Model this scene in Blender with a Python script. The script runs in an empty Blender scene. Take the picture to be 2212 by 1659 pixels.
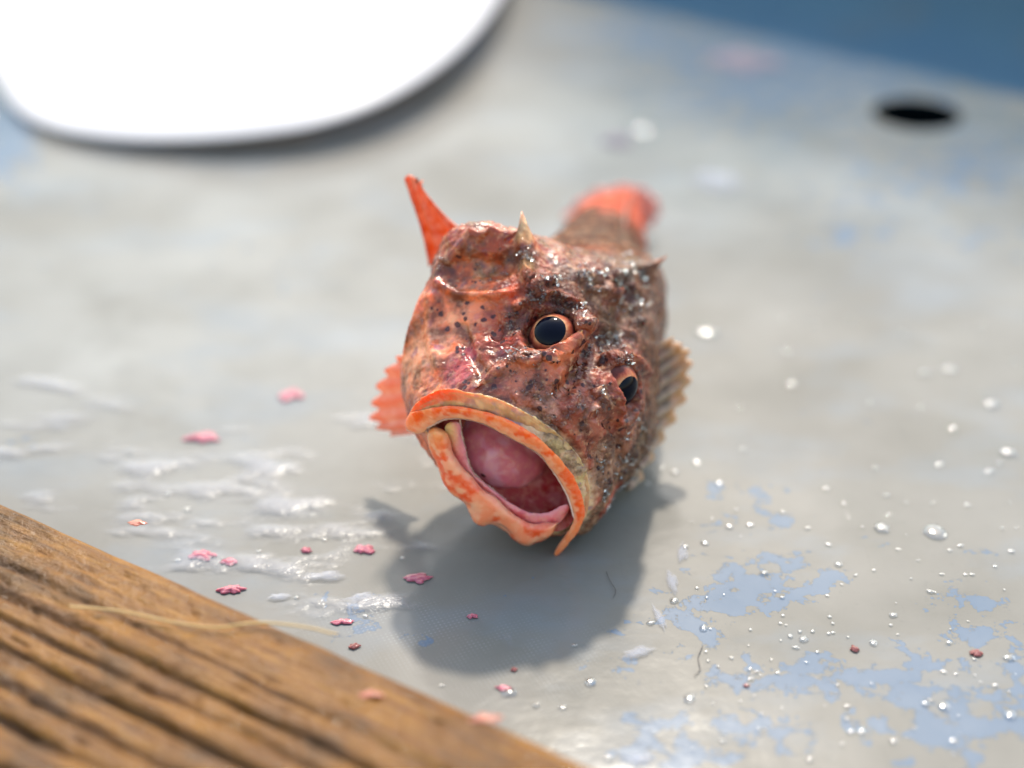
import bpy, math, random
import numpy as np
from mathutils import Vector, Matrix

random.seed(7)
rng = np.random.default_rng(11)
C = bpy.context.scene.collection
sc = bpy.context.scene

# ------------------------------------------------------------------ camera
K = 100.0                                                  # the scene is laid out in metres and scaled to 1 unit = 1 cm at the end
PITCH, CAM_H, FPX = math.radians(30), 0.2667, 3734.0      # FPX: focal length in units of a 2212 px wide picture
cam_d = bpy.data.cameras.new("camera"); cam = bpy.data.objects.new("camera", cam_d); C.objects.link(cam)
cam.location = (0, 0, CAM_H * K); cam.rotation_euler = (math.radians(90) - PITCH, 0, 0)
cam_d.sensor_width = 36; cam_d.lens = 36 * FPX / 2212
cam_d.clip_start = 0.5; cam_d.clip_end = 5000
cam_d.dof.use_dof = True; cam_d.dof.focus_distance = 0.434 * K; cam_d.dof.aperture_fstop = 3.9 / K
sc.camera = cam

# ------------------------------------------------------------------ light
SUN_EL, SUN_AZ = math.radians(48), math.radians(5)         # azimuth from +Y towards +X
wd = bpy.data.worlds.new("World"); sc.world = wd; wd.use_nodes = True
wn = wd.node_tree.nodes; bg = wn["Background"]
sky = wn.new("ShaderNodeTexSky"); sky.sky_type = 'NISHITA'; sky.sun_disc = False
sky.sun_elevation = SUN_EL; sky.sun_rotation = SUN_AZ; sky.air_density = 2.0; sky.dust_density = 1.6; sky.ozone_density = 0.6
wd.node_tree.links.new(sky.outputs[0], bg.inputs[0]); bg.inputs[1].default_value = 0.15
sd = bpy.data.lights.new("sun", 'SUN'); sd.energy = 2.0; sd.angle = math.radians(3.0); sd.color = (1, 0.92, 0.79)
so = bpy.data.objects.new("sun", sd); C.objects.link(so)
sdir = Vector((math.sin(SUN_AZ) * math.cos(SUN_EL), math.cos(SUN_AZ) * math.cos(SUN_EL), math.sin(SUN_EL)))
so.rotation_euler = sdir.to_track_quat('Z', 'Y').to_euler(); so.location = (0, 2, 2)
sc.view_settings.view_transform = 'Standard'; sc.view_settings.look = 'None'
sc.view_settings.exposure = 1.5; sc.view_settings.gamma = 1
sc.cycles.max_bounces = 10; sc.cycles.transparent_max_bounces = 12

# ------------------------------------------------------------------ helpers
def srgb(*c):
    c = np.array(c, float) / 255
    return np.where(c <= 0.04045, c / 12.92, ((c + 0.055) / 1.055) ** 2.4)

RT = np.array([1., 0, 0]); FW = np.array([0, math.cos(PITCH), -math.sin(PITCH)]); UC = np.array([0, math.sin(PITCH), math.cos(PITCH)])
CAM = np.array([0, 0, CAM_H])
def c2w(c):
    c = np.asarray(c, float); return CAM + c[..., 0:1] * RT + c[..., 1:2] * UC - c[..., 2:3] * FW
def ray(u, v):
    return ((u - 1106) / FPX) * RT - ((v - 829.5) / FPX) * UC + FW
def on_z(u, v, z=0.0):                                     # where the view of a photo point meets the level z
    d = ray(u, v); return CAM + d * ((z - CAM_H) / d[2])
def proj(p):
    q = p - CAM; d = q @ FW
    return np.stack([(q @ RT) / d * FPX + 1106, -(q @ UC) / d * FPX + 829.5, d], -1)

# fish frame: X to its left side, Y towards the snout, Z to its back, in units of S metres
_r = np.array([-.75, .62, .22]); _r /= np.linalg.norm(_r)
_f = np.array([-.38, -.45, .81]); _f -= _f.dot(_r) * _r; _f /= np.linalg.norm(_f)
_u = np.cross(_r, _f)
S, DM = .425 / FPX, .443
MC = np.array([(1276 - 1106) / FPX * DM, -(778 - 829.5) / FPX * DM, -DM])
AX = np.stack([-_r, _f, _u])                               # rows: camera-space axes
def L2W(q):
    return c2w(MC + S * (np.asarray(q, float) @ AX))
M0 = L2W(np.zeros(3)); AXW = np.stack([(L2W(e) - M0) / S for e in np.eye(3)])
def W2L(p):
    return (np.asarray(p) - M0) @ AXW.T / S
def LY(u, v, Y):                                           # photo point on the fish's cross plane Y -> fish frame
    d = ray(u, v); a = AXW[1]
    t = (Y * S + (M0 - CAM) @ a) / (d @ a)
    return W2L(CAM + d * t)

_perm = np.random.default_rng(3).permutation(512).astype(np.int64); _perm = np.concatenate([_perm] * 3)
_grad = np.random.default_rng(4).normal(size=(512, 3)); _grad /= np.linalg.norm(_grad, axis=1)[:, None]
def perlin(p):
    p = np.asarray(p, float); i = np.floor(p).astype(np.int64); f = p - i; i &= 511
    w = f * f * f * (f * (f * 6 - 15) + 10); out = 0
    for dx in (0, 1):
        for dy in (0, 1):
            for dz in (0, 1):
                h = _perm[_perm[_perm[(i[..., 0] + dx) & 511] + ((i[..., 1] + dy) & 511)] % 512 + ((i[..., 2] + dz) & 511)] % 512
                g = _grad[h]; o = f - np.array([dx, dy, dz])
                wt = (w[..., 0] if dx else 1 - w[..., 0]) * (w[..., 1] if dy else 1 - w[..., 1]) * (w[..., 2] if dz else 1 - w[..., 2])
                out = out + wt * (g * o).sum(-1)
    return out * 1.5
def fbm(p, n=4):
    s = 0; a = 1
    for k in range(n):
        s = s + a * perlin(np.asarray(p) * 2 ** k + 17.3 * k); a *= .5
    return s
def smooth(a, b, x):
    t = np.clip((x - a) / (b - a), 0, 1); return t * t * (3 - 2 * t)

def cr(P, t, closed=False):                                # Catmull-Rom through P at parameters t
    P = np.asarray(P, float); n = len(P); i = np.floor(t).astype(int); f = (t - i)
    if closed: g = lambda k: P[k % n]
    else:
        i = np.clip(i, 0, n - 2); f = t - i
        ext = np.concatenate([[2 * P[0] - P[1]], P, [2 * P[-1] - P[-2]]]); g = lambda k: ext[k + 1]
    f = f.reshape(f.shape + (1,) * (P.ndim - 1))
    a, b, c, d = g(i - 1), g(i), g(i + 1), g(i + 2)
    return .5 * (2 * b + (c - a) * f + (2 * a - 5 * b + 4 * c - d) * f ** 2 + (3 * b - a - 3 * c + d) * f ** 3)

def mesh_obj(name, V, Fc, m=None, parent=None, smooth_=True, attrs=None):
    me = bpy.data.meshes.new(name); me.from_pydata([tuple(v) for v in V], [], [tuple(int(k) for k in f) for f in Fc])
    if smooth_: me.polygons.foreach_set('use_smooth', [True] * len(me.polygons))
    for k, a in (attrs or {}).items():
        a = np.asarray(a, float)
        if a.ndim == 2:
            at = me.color_attributes.new(k, 'FLOAT_COLOR', 'POINT'); at.data.foreach_set('color', np.concatenate([a, np.ones((len(a), 1))], 1).ravel())
        else:
            at = me.attributes.new(k, 'FLOAT', 'POINT'); at.data.foreach_set('value', a)
    me.update()
    o = bpy.data.objects.new(name, me); C.objects.link(o)
    if m: me.materials.append(m)
    if parent: o.parent = parent
    return o
def grid_faces(n, m, wrap_m=False, wrap_n=False, off=0):
    F = []
    for i in range(n if wrap_n else n - 1):
        for j in range(m if wrap_m else m - 1):
            a, b = i * m + j, i * m + (j + 1) % m; i2 = (i + 1) % n
            F.append((off + a, off + b, off + i2 * m + (j + 1) % m, off + i2 * m + j))
    return F
def normals_grid(G, wrap=True):
    du = np.gradient(G, axis=0)
    dv = (np.roll(G, -1, 1) - np.roll(G, 1, 1)) if wrap else np.gradient(G, axis=1)
    n = np.cross(dv, du); return n / (np.linalg.norm(n, axis=-1, keepdims=True) + 1e-12)
def tag(o, label=None, cat=None, group=None, kind=None):
    for k, v in (('label', label), ('category', cat), ('group', group), ('kind', kind)):
        if v: o[k] = v
    return o

# ------------------------------------------------------------------ materials
class NT:
    def __init__(s, name):
        s.m = bpy.data.materials.new(name); s.m.use_nodes = True; s.t = s.m.node_tree; s.b = s.t.nodes["Principled BSDF"]; s.out = s.t.nodes["Material Output"]
    def n(s, typ, **kw):
        nd = s.t.nodes.new("ShaderNode" + typ)
        for k, v in kw.items():
            if k.startswith('i_'): nd.inputs[k[2:].replace('_', ' ')].default_value = v
            else: setattr(nd, k, v)
        return nd
    def l(s, a, b): s.t.links.new(a, b)
    def math(s, op, a, b=None, c=None):
        nd = s.n("Math", operation=op)
        for i, x in enumerate((a, b, c)):
            if x is None: continue
            if isinstance(x, (int, float)): nd.inputs[i].default_value = x
            else: s.l(x, nd.inputs[i])
        return nd.outputs[0]
    def attr(s, name, out='Fac'):
        return s.n("Attribute", attribute_name=name).outputs[out]
    def noise(s, scale, detail=4, rough=.5, vec=None, out=0, dist=0):
        nd = s.n("TexNoise", i_Scale=scale, i_Detail=detail, i_Roughness=rough, i_Distortion=dist)
        if vec is not None: s.l(vec, nd.inputs['Vector'])
        else: s.l(s.obj(), nd.inputs['Vector'])
        return nd.outputs[out]
    def obj(s):
        if not hasattr(s, '_tc'): s._tc = s.n("TexCoord")
        return s._tc.outputs['Object']
    def vmul(s, v):
        nd = s.n("VectorMath", operation='MULTIPLY'); s.l(s.obj(), nd.inputs[0]); nd.inputs[1].default_value = v; return nd.outputs[0]
    def ramp(s, fac, stops, interp='LINEAR'):
        nd = s.n("ValToRGB"); cr_ = nd.color_ramp; cr_.interpolation = interp
        while len(cr_.elements) < len(stops): cr_.elements.new(.5)
        for e, (p, c) in zip(cr_.elements, stops):
            e.position = p; e.color = (*c, 1) if not isinstance(c, (int, float)) else (c, c, c, 1)
        s.l(fac, nd.inputs[0]); return nd.outputs[0]
    def mix(s, fac, a, b, blend='MIX'):
        nd = s.n("Mix", data_type='RGBA', blend_type=blend)
        for sock, x in ((nd.inputs[0], fac), (nd.inputs[6], a), (nd.inputs[7], b)):
            if isinstance(x, (int, float)): sock.default_value = x
            elif isinstance(x, (tuple, list, np.ndarray)): sock.default_value = (*x, 1)
            else: s.l(x, sock)
        return nd.outputs[2]
    def bump(s, hgt, strength, dist, prev=None):
        nd = s.n("Bump"); nd.inputs['Distance'].default_value = dist * K
        if isinstance(strength, (int, float)): nd.inputs['Strength'].default_value = strength
        else: s.l(strength, nd.inputs['Strength'])
        s.l(hgt, nd.inputs['Height'])
        if prev is not None: s.l(prev, nd.inputs['Normal'])
        return nd.outputs[0]
    def set(s, **kw):
        for k, v in kw.items():
            k = k.replace('_', ' ')
            if k == 'Subsurface Scale': v = v * K
            if isinstance(v, (int, float)): s.b.inputs[k].default_value = v
            elif isinstance(v, (tuple, list, np.ndarray)): s.b.inputs[k].default_value = (*v, 1) if len(v) == 3 and 'Radius' not in k else tuple(v)
            else: s.l(v, s.b.inputs[k])
        return s

def mat_skin():
    t = NT("fish_skin"); col = t.attr("Col", 'Color'); sp = t.attr("spot"); slime = t.attr("slime")
    n1 = t.noise(170, 5, .62); n2 = t.noise(460, 4, .6)
    base = t.mix(t.ramp(n1, [(.42, 0), (.62, .8)]), col, srgb(62, 31, 22), 'MIX')
    base = t.mix(t.ramp(n2, [(.55, 0), (.70, .42)]), base, srgb(214, 158, 120))
    warp = t.n("VectorMath", operation='ADD'); wv = t.n("VectorMath", operation='SCALE'); wv.inputs[3].default_value = .0007
    t.l(t.noise(900, 2, .5, out=1), wv.inputs[0]); t.l(t.obj(), warp.inputs[0]); t.l(wv.outputs[0], warp.inputs[1])
    vo = t.n("TexVoronoi", i_Scale=430); vo.inputs['Randomness'].default_value = .95; t.l(warp.outputs[0], vo.inputs['Vector'])
    sepc = t.n("SeparateColor"); t.l(vo.outputs['Color'], sepc.inputs[0])
    size = t.math('MULTIPLY', t.math('ADD', t.math('MULTIPLY', sepc.outputs[0], .30), .20), sp)
    m = t.math('SMOOTH_MIN', 1.0, t.math('MULTIPLY', t.math('SUBTRACT', size, vo.outputs['Distance']), 14), .05)
    m = t.math('MAXIMUM', m, 0.0)
    base = t.mix(t.math('MULTIPLY', m, .9), base, srgb(48, 20, 24))
    wet = t.noise(700, 4, .55, dist=.6); w2 = t.noise(230, 3, .5, dist=1.2); w3 = t.noise(2600, 2, .5)
    rid = t.n("TexNoise", noise_type='RIDGED_MULTIFRACTAL', i_Scale=210, i_Detail=2.5, i_Roughness=.5, i_Distortion=.8); t.l(t.obj(), rid.inputs['Vector'])
    nb = t.bump(w2, t.math('MULTIPLY_ADD', slime, .75, .22), .0020)
    nb = t.bump(rid.outputs[0], t.math('MULTIPLY_ADD', slime, .7, .0), .0011, nb)
    nb = t.bump(wet, t.math('MULTIPLY_ADD', slime, .8, .05), .0013, nb)
    nb = t.bump(w3, .08, .00015, nb)
    t.set(Base_Color=base, Roughness=.5, Normal=nb, Coat_Weight=t.attr('gloss'), Coat_Roughness=t.math('MULTIPLY_ADD', slime, .06, .17), Coat_Normal=nb, Coat_IOR=1.38, Subsurface_Weight=.3, Subsurface_Scale=.0025, Subsurface_Radius=(1., .3, .15), Specular_IOR_Level=.0)
    return t.m
def mat_flesh(name, bump=.25, sss=.5, coat=1.0, dots=0.0):
    t = NT(name); col = t.attr("Col", 'Color')
    n1 = t.noise(500, 5, .6)
    base = t.mix(t.ramp(n1, [(.45, 0), (.8, .35)]), col, srgb(232, 180, 145))
    nb = t.bump(t.noise(600, 4, .55, dist=.5), bump, .0006)
    nb = t.bump(t.noise(2400, 2, .5), .2, .00012, nb)
    t.set(Base_Color=base, Roughness=.5, Specular_IOR_Level=.05, Normal=nb, Coat_Weight=coat, Coat_Roughness=.13, Coat_IOR=1.36, Subsurface_Weight=sss, Subsurface_Scale=.004, Subsurface_Radius=(1., .4, .25))
    return t.m
def mat_fin():
    t = NT("fin_membrane"); col = t.attr("Col", 'Color'); n1 = t.noise(450, 4, .6)
    base = t.mix(t.ramp(n1, [(.4, 0), (.8, .6)]), col, srgb(240, 190, 165))
    t.set(Base_Color=base, Roughness=.5, Specular_IOR_Level=.15, Coat_Weight=.6, Coat_Roughness=.08, Normal=t.bump(t.noise(600, 3), .3, .0005))
    tr = t.n("BsdfTranslucent"); t.l(base, tr.inputs[0])
    mx = t.n("MixShader"); mx.inputs[0].default_value = .45
    t.l(t.b.outputs[0], mx.inputs[1]); t.l(tr.outputs[0], mx.inputs[2]); t.l(mx.outputs[0], t.out.inputs[0])
    return t.m
def mat_plain(name, col, rough=.4, coat=0., **kw):
    t = NT(name); t.set(Base_Color=col, Roughness=rough, Coat_Weight=coat, Coat_Roughness=.05, **kw); return t.m
def mat_iris():
    t = NT("eye_iris"); r = t.attr("rad"); n = t.noise(420, 4, .6)
    v = t.math('ADD', r, t.math('MULTIPLY', t.math('SUBTRACT', n, .5), .5))
    c = t.ramp(v, [(.38, srgb(190, 140, 96)), (.48, srgb(160, 88, 58)), (.57, srgb(128, 56, 40)), (.66, srgb(84, 36, 30)), (.9, srgb(48, 22, 18))])
    t.set(Base_Color=c, Roughness=.5, Specular_IOR_Level=.05, Coat_Weight=.5, Coat_Roughness=.04, Coat_IOR=1.33); return t.m
def mat_water(name, sheen_white=0.0, rough=.02, bump=0.0, ior=1.33):
    t = NT(name); t.t.nodes.remove(t.b); th = t.attr("thick")
    tr = t.n("BsdfTransparent")
    gl = t.n("BsdfGlossy"); gl.inputs['Roughness'].default_value = rough
    fr = t.n("Fresnel"); fr.inputs[0].default_value = ior
    if bump:
        nb = t.bump(t.noise(500, 3), bump, .0005); t.l(nb, gl.inputs['Normal']); t.l(nb, fr.inputs['Normal'])
    base = tr.outputs[0]
    if sheen_white:
        df = t.n("BsdfDiffuse"); df.inputs[0].default_value = (.62, .62, .70, 1)  # whitish diffuse share stands in for sky reflections and glints on water
        m2 = t.n("MixShader"); t.l(t.math('MULTIPLY', th, sheen_white), m2.inputs[0])
        t.l(base, m2.inputs[1]); t.l(df.outputs[0], m2.inputs[2]); base = m2.outputs[0]
    mx = t.n("MixShader"); t.l(t.math('MULTIPLY', fr.outputs[0], t.math('MINIMUM', t.math('MULTIPLY', th, .9), .5)), mx.inputs[0]); t.l(base, mx.inputs[1]); t.l(gl.outputs[0], mx.inputs[2]); t.l(mx.outputs[0], t.out.inputs[0])
    return t.m
def mat_mucus():
    t = NT("clear_mucus"); t.t.nodes.remove(t.b); tr = t.n("BsdfTransparent"); gl = t.n("BsdfGlossy"); gl.inputs['Roughness'].default_value = .2
    fr = t.n("Fresnel"); fr.inputs[0].default_value = 1.36; mx = t.n("MixShader"); t.l(fr.outputs[0], mx.inputs[0]); t.l(tr.outputs[0], mx.inputs[1]); t.l(gl.outputs[0], mx.inputs[2]); t.l(mx.outputs[0], t.out.inputs[0]); return t.m
def mat_drop():
    t = NT("droplet_water"); t.set(Base_Color=(1., 1, 1), Roughness=.0, Transmission_Weight=1.0, IOR=1.33, Coat_Weight=1.0, Coat_Roughness=.1, Coat_IOR=2.0)
    tr = t.n('BsdfTransparent'); mx = t.n('MixShader'); mx.inputs[0].default_value = .5; t.l(tr.outputs[0], mx.inputs[1]); t.l(t.b.outputs[0], mx.inputs[2]); t.l(mx.outputs[0], t.out.inputs[0]); return t.m
def mat_table():
    t = NT("worn_painted_table"); bias = t.attr("blue"); weave = t.attr("weave")
    det = t.noise(120, 10, .66, dist=.25); fine = t.noise(900, 3, .6)
    v = t.math('ADD', t.math('MULTIPLY', t.math('SUBTRACT', det, .5), 4.6), bias)
    v = t.math('ADD', v, t.math('MULTIPLY', t.math('SUBTRACT', fine, .5), .5))
    mask = t.ramp(v, [(.49, 0), (.51, 1)])
    edge = t.ramp(v, [(.455, 0), (.485, 1), (.5, 0)])
    gm = t.noise(9, 4, .55); sp = t.noise(260, 4, .65)
    grey = t.mix(gm, srgb(102, 98, 92), srgb(109, 104, 96))
    grey = t.mix(t.ramp(sp, [(.6, 0), (.75, .3)]), grey, srgb(86, 83, 78))
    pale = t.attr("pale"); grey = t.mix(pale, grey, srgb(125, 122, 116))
    far = t.attr("far"); grey = t.mix(t.math('MULTIPLY', far, t.ramp(t.noise(22, 4, .6), [(.25, .55), (.75, 1)])), grey, srgb(58, 72, 78))  # far end darkened: blue paint, and shade put into the colour
    grey = t.mix(t.ramp(t.noise(26, 6, .62, dist=.5), [(.42, 0), (.72, .5)]), grey, srgb(92, 88, 80))
    grey = t.mix(t.ramp(t.noise(17, 5, .6, vec=t.vmul((1.0, 1.6, 1))), [(.5, 0), (.75, .55)]), grey, srgb(104, 112, 120))
    scr = t.noise(1, 3, .6, vec=t.vmul((900, 26, 1)), dist=.4); grey = t.mix(t.ramp(scr, [(.70, 0), (.76, .35)]), grey, srgb(76, 74, 70))
    blue = t.mix(t.noise(60, 4, .6), srgb(80, 93, 109), srgb(90, 100, 112))
    blue_shaded = t.mix(far, blue, srgb(54, 74, 92))
    base = t.mix(mask, grey, blue_shaded)
    base = t.mix(t.math('MULTIPLY', edge, .35), base, srgb(52, 54, 60))
    # woven glass-fibre dots where the gel coat is worn
    ck = t.n("Mapping"); ck.inputs['Rotation'].default_value = (0, 0, .35); t.l(t.obj(), ck.inputs[0])
    sx = t.n("SeparateXYZ"); t.l(ck.outputs[0], sx.inputs[0])
    wx = t.math('SINE', t.math('MULTIPLY', sx.outputs[0], 3900)); wy = t.math('SINE', t.math('MULTIPLY', sx.outputs[1], 3900))
    wv = t.ramp(t.math('MULTIPLY', wx, wy), [(.35, 0), (.75, 1)])
    wmask = t.math('MULTIPLY', weave, t.ramp(t.noise(130, 4, .6), [(.4, 0), (.62, 1)]))
    base = t.mix(t.math('MULTIPLY', t.math('MULTIPLY', wv, wmask), .38), base, srgb(150, 150, 148))
    nb = t.bump(mask, .35, .00025)
    nb = t.bump(t.noise(45, 4, .55), .22, .0012, nb)
    nb = t.bump(t.noise(1400, 2), .12, .0001, nb)
    t.set(Base_Color=base, Roughness=.55, Normal=nb, Coat_Weight=t.ramp(t.noise(14, 4, .6), [(.35, .08), (.65, .42)]), Coat_Roughness=t.math('MULTIPLY_ADD', t.noise(30, 4, .6), .16, .05), Coat_Normal=nb, Specular_IOR_Level=.08)
    return t.m
def mat_wood():
    t = NT("wet_plank_wood"); g = t.attr("groove"); 
    st = t.vmul((28, 420, 300)); fine = t.noise(1, 6, .65, vec=st); blot = t.noise(55, 5, .6); st2 = t.vmul((90, 900, 600)); f2 = t.noise(1, 4, .6, vec=st2)
    c = t.ramp(fine, [(.25, srgb(58, 32, 10)), (.45, srgb(112, 72, 24)), (.62, srgb(140, 96, 38)), (.85, srgb(166, 124, 62))])
    c = t.mix(t.ramp(blot, [(.45, 0), (.7, .7)]), c, srgb(88, 54, 22))
    c = t.mix(t.ramp(f2, [(.58, 0), (.75, .5)]), c, srgb(158, 116, 64))
    c = t.mix(t.math('MULTIPLY', g, .6), c, srgb(50, 30, 13))
    c = t.mix(1.0, c, (.78, .70, .42), 'MULTIPLY')
    dirt = t.attr("dirt"); c = t.mix(t.math('MULTIPLY', dirt, .45), c, srgb(40, 25, 11))
    nb = t.bump(fine, .6, .0014); nb = t.bump(t.noise(260, 5, .6), .9, .0018, nb)
    t.set(Base_Color=c, Roughness=.7, Specular_IOR_Level=.04, Normal=nb, Coat_Weight=.4, Coat_Roughness=.17, Coat_Normal=nb)
    return t.m
def mat_bowl():
    t = NT("white_plastic"); c = (.66, .62, .61)
    df = t.n("BsdfDiffuse"); df.inputs[0].default_value = (*c, 1); tl = t.n("BsdfTranslucent"); tl.inputs[0].default_value = (.84, .78, .77, 1)
    m = t.n("MixShader"); m.inputs[0].default_value = .35; t.l(df.outputs[0], m.inputs[1]); t.l(tl.outputs[0], m.inputs[2])
    t.set(Base_Color=c, Roughness=.3); m2 = t.n("MixShader"); m2.inputs[0].default_value = .12
    t.l(m.outputs[0], m2.inputs[1]); t.l(t.b.outputs[0], m2.inputs[2]); t.l(m2.outputs[0], t.out.inputs[0]); return t.m
def mat_blood(name, col, alpha_col):
    t = NT(name); n = t.noise(700, 4, .6); c = t.mix(t.ramp(n, [(.35, 0), (.7, 1)]), col, alpha_col)
    t.set(Base_Color=c, Roughness=.4, Coat_Weight=.5, Coat_Roughness=.08, Subsurface_Weight=.4, Subsurface_Scale=.002, Normal=t.bump(t.noise(900, 3), .4, .0004)); return t.m
def mat_gunwale():
    t = NT("blue_painted_rim"); n = t.noise(14, 5, .6); c = t.mix(n, srgb(62, 86, 106), srgb(76, 98, 110)); c = t.mix(t.ramp(t.noise(40, 5, .6), [(.55, 0), (.7, .35)]), c, srgb(84, 90, 92))
    t.set(Base_Color=c, Roughness=.8, Specular_IOR_Level=.05); return t.m

M_skin, M_lip, M_mouth, M_fin, M_iris = mat_skin(), mat_flesh("lip_flesh", .2), mat_flesh("mouth_flesh", .25, .6), mat_fin(), mat_iris()
M_pupil = mat_plain("eye_pupil", srgb(7, 8, 20), .06, 0.0, Specular_IOR_Level=.09)
M_tooth = mat_plain("tooth_enamel", srgb(235, 200, 180), .35, .6)
M_dropl, M_film, M_glint = mat_drop(), mat_water("sheen_film", .15, .22, .7), mat_water("glint_smear", .26, .15, .5)
M_mucus = mat_mucus()
M_table, M_wood, M_bowl, M_rim = mat_table(), mat_wood(), mat_bowl(), mat_gunwale()
M_blood = mat_blood("flesh_scrap_pink", srgb(146, 38, 62), srgb(184, 92, 110)); M_dark = mat_blood("blood_dark", srgb(110, 22, 20), srgb(130, 46, 30))
M_pale = mat_plain("flesh_scrap_pale", srgb(112, 104, 110), .8, 0., Specular_IOR_Level=.0)
M_orange = mat_blood("flesh_scrap_orange", srgb(150, 60, 36), srgb(176, 104, 70))
M_hole = mat_plain("drain_dark", srgb(4, 9, 11), .9, 0., Specular_IOR_Level=.0)
M_hair = mat_plain("hair_fibre", srgb(60, 50, 48), .5); M_straw = mat_plain("pale_fibre", srgb(170, 138, 84), .5)

# ------------------------------------------------------------------ table top (with its drain hole)
HOLE_C = on_z(1980, 246); HOLE_R = .0186
def build_table():
    # fine sheet over the seen area, the cells round the hole snapped to its circle
    xs = np.linspace(-.42, .42, 421); ys = np.linspace(.16, 1.16, 501)
    hx, hy = HOLE_C[0], HOLE_C[1]
    X, Y = np.meshgrid(xs, ys); R = np.hypot(X - hx, Y - hy)
    near = R < HOLE_R + .004
    k = np.where(near, np.maximum(R, 1e-9), 1)
    inside = R < HOLE_R
    s = np.where(near & (R > HOLE_R - .0025), HOLE_R / k, 1)
    X = hx + (X - hx) * s; Y = hy + (Y - hy) * s
    keep = np.hypot(X - hx, Y - hy) >= HOLE_R - 1e-6
    Z = np.zeros_like(X); V = np.stack([X, Y, Z], -1).reshape(-1, 3); kf = keep.ravel()
    F = [f for f in grid_faces(501, 421) if kf[list(f)].all()]
    # outer skirt out to the far distance of the tray
    p = proj(V); u, v = p[:, 0], p[:, 1]
    blue = np.full(len(V), -.36)
    def blob(cu, cv, ru, rv, a):
        nonlocal blue
        blue += 1.2 * a * np.exp(-(((u - cu) / ru) ** 2 + ((v - cv) / rv) ** 2))
    for b in [(1640, 1110, 110, 60, .62), (1640, 1230, 150, 50, .62), (1620, 1290, 170, 50, .75), (1560, 1310, 120, 35, .3), (1790, 1240, 60, 45, .35), (2080, 1310, 130, 45, .75), (2150, 1370, 90, 40, .6),
              (1500, 1380, 90, 35, .5), (1690, 1450, 190, 45, .6), (1960, 1460, 170, 65, .85), (1640, 1560, 180, 90, .7), (2050, 1580, 200, 80, .75), (1340, 1430, 70, 45, .6), (1450, 1640, 150, 40, .8),
              (800, 1370, 90, 40, .65), (720, 1310, 90, 30, .5), (860, 1330, 60, 25, .25), (1060, 1400, 60, 30, .2), (1830, 510, 130, 40, .7), (2120, 520, 90, 40, .6), (1950, 400, 260, 70, .6), (2150, 330, 160, 90, .5),
              (1700, 250, 300, 90, .35), (40, 960, 60, 40, .45), (650, 570, 200, 60, .3), (1330, 400, 200, 60, .2), (180, 1190, 40, 20, .45), (20, 290, 70, 120, 1.3), (1750, 650, 80, 30, .3), (2250, 1500, 120, 80, .6), (1480, 1350, 60, 25, .5), (1330, 1360, 40, 20, .45), (1380, 1560, 110, 50, .5), (1900, 1180, 70, 30, .45), (1560, 1060, 80, 30, .5), (2120, 1190, 60, 25, .45), (1250, 1460, 50, 25, .45), (930, 1390, 50, 25, .4), (1530, 200, 200, 80, .3), (1850, 110, 500, 90, .8), (1350, 60, 180, 60, .5)]:
        blob(*b)
    far = np.clip(smooth(760, 180, v) * smooth(950, 1500, u) + smooth(420, 200, v) * smooth(120, -40, u), 0, 1)  # blue-grey far tone: part blue paint, part shade painted in
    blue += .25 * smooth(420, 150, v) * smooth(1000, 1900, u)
    weave = np.exp(-(((u - 1120) / 260) ** 2 + ((v - 1560) / 170) ** 2)) + .8 * np.exp(-(((u - 860) / 190) ** 2 + ((v - 1350) / 60) ** 2))
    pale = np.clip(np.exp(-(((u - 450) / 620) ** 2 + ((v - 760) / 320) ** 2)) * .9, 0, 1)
    # bigger skirt ring
    n0 = len(V); bx0, bx1, by0, by1 = xs[0], xs[-1], ys[0], ys[-1]; e = 1.1
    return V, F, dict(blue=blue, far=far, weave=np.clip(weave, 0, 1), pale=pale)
V, F, at = build_table()
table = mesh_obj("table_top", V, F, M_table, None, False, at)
tag(table, "wet grey tray surface with flaking blue paint and a drain hole", "table top", None, 'structure')
# dark shaft under the hole
n = 48; ang = np.linspace(0, 2 * np.pi, n, endpoint=False); rr = [HOLE_R + .0008, HOLE_R * .98, HOLE_R * .98, HOLE_R * .9]; zz = [-.0006, -.003, -.05, -.05]
G = np.array([[(HOLE_C[0] + r_ * math.cos(a), HOLE_C[1] + r_ * math.sin(a), z_) for a in ang] for r_, z_ in zip(rr, zz)])
Vh = np.concatenate([G.reshape(-1, 3), [[HOLE_C[0], HOLE_C[1], -.05]]]); Fh = grid_faces(4, n, True) + [(3 * n + j, 3 * n + (j + 1) % n, 4 * n) for j in range(n)]
tag(mesh_obj("drain_hole", Vh, Fh, M_hole, table))

# ------------------------------------------------------------------ blue rim at the far side
a = on_z(1180, -40); b = on_z(2260, 205); dr = (b - a) / np.linalg.norm(b - a); nrm = np.array([-dr[1], dr[0], 0])
prof = [(-.012, -.003), (-.008, .0003), (.004, .0012), (.014, .004), (.024, .011), (.032, .022), (.038, .038), (.042, .060), (.047, .074), (.056, .080), (.10, .078), (.104, .0)]
L = np.linspace(-.30, .55, 60); G = np.array([[a + dr * t + nrm * q + np.array([0, 0, z]) for q, z in prof] for t in L])
G[..., 2] += .0015 * perlin(G * 30)
rim = mesh_obj("tray_rim", G.reshape(-1, 3), grid_faces(len(L), len(prof)), M_rim)
tag(rim, "blue painted raised rim along the far edge of the tray", "tray rim")

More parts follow.
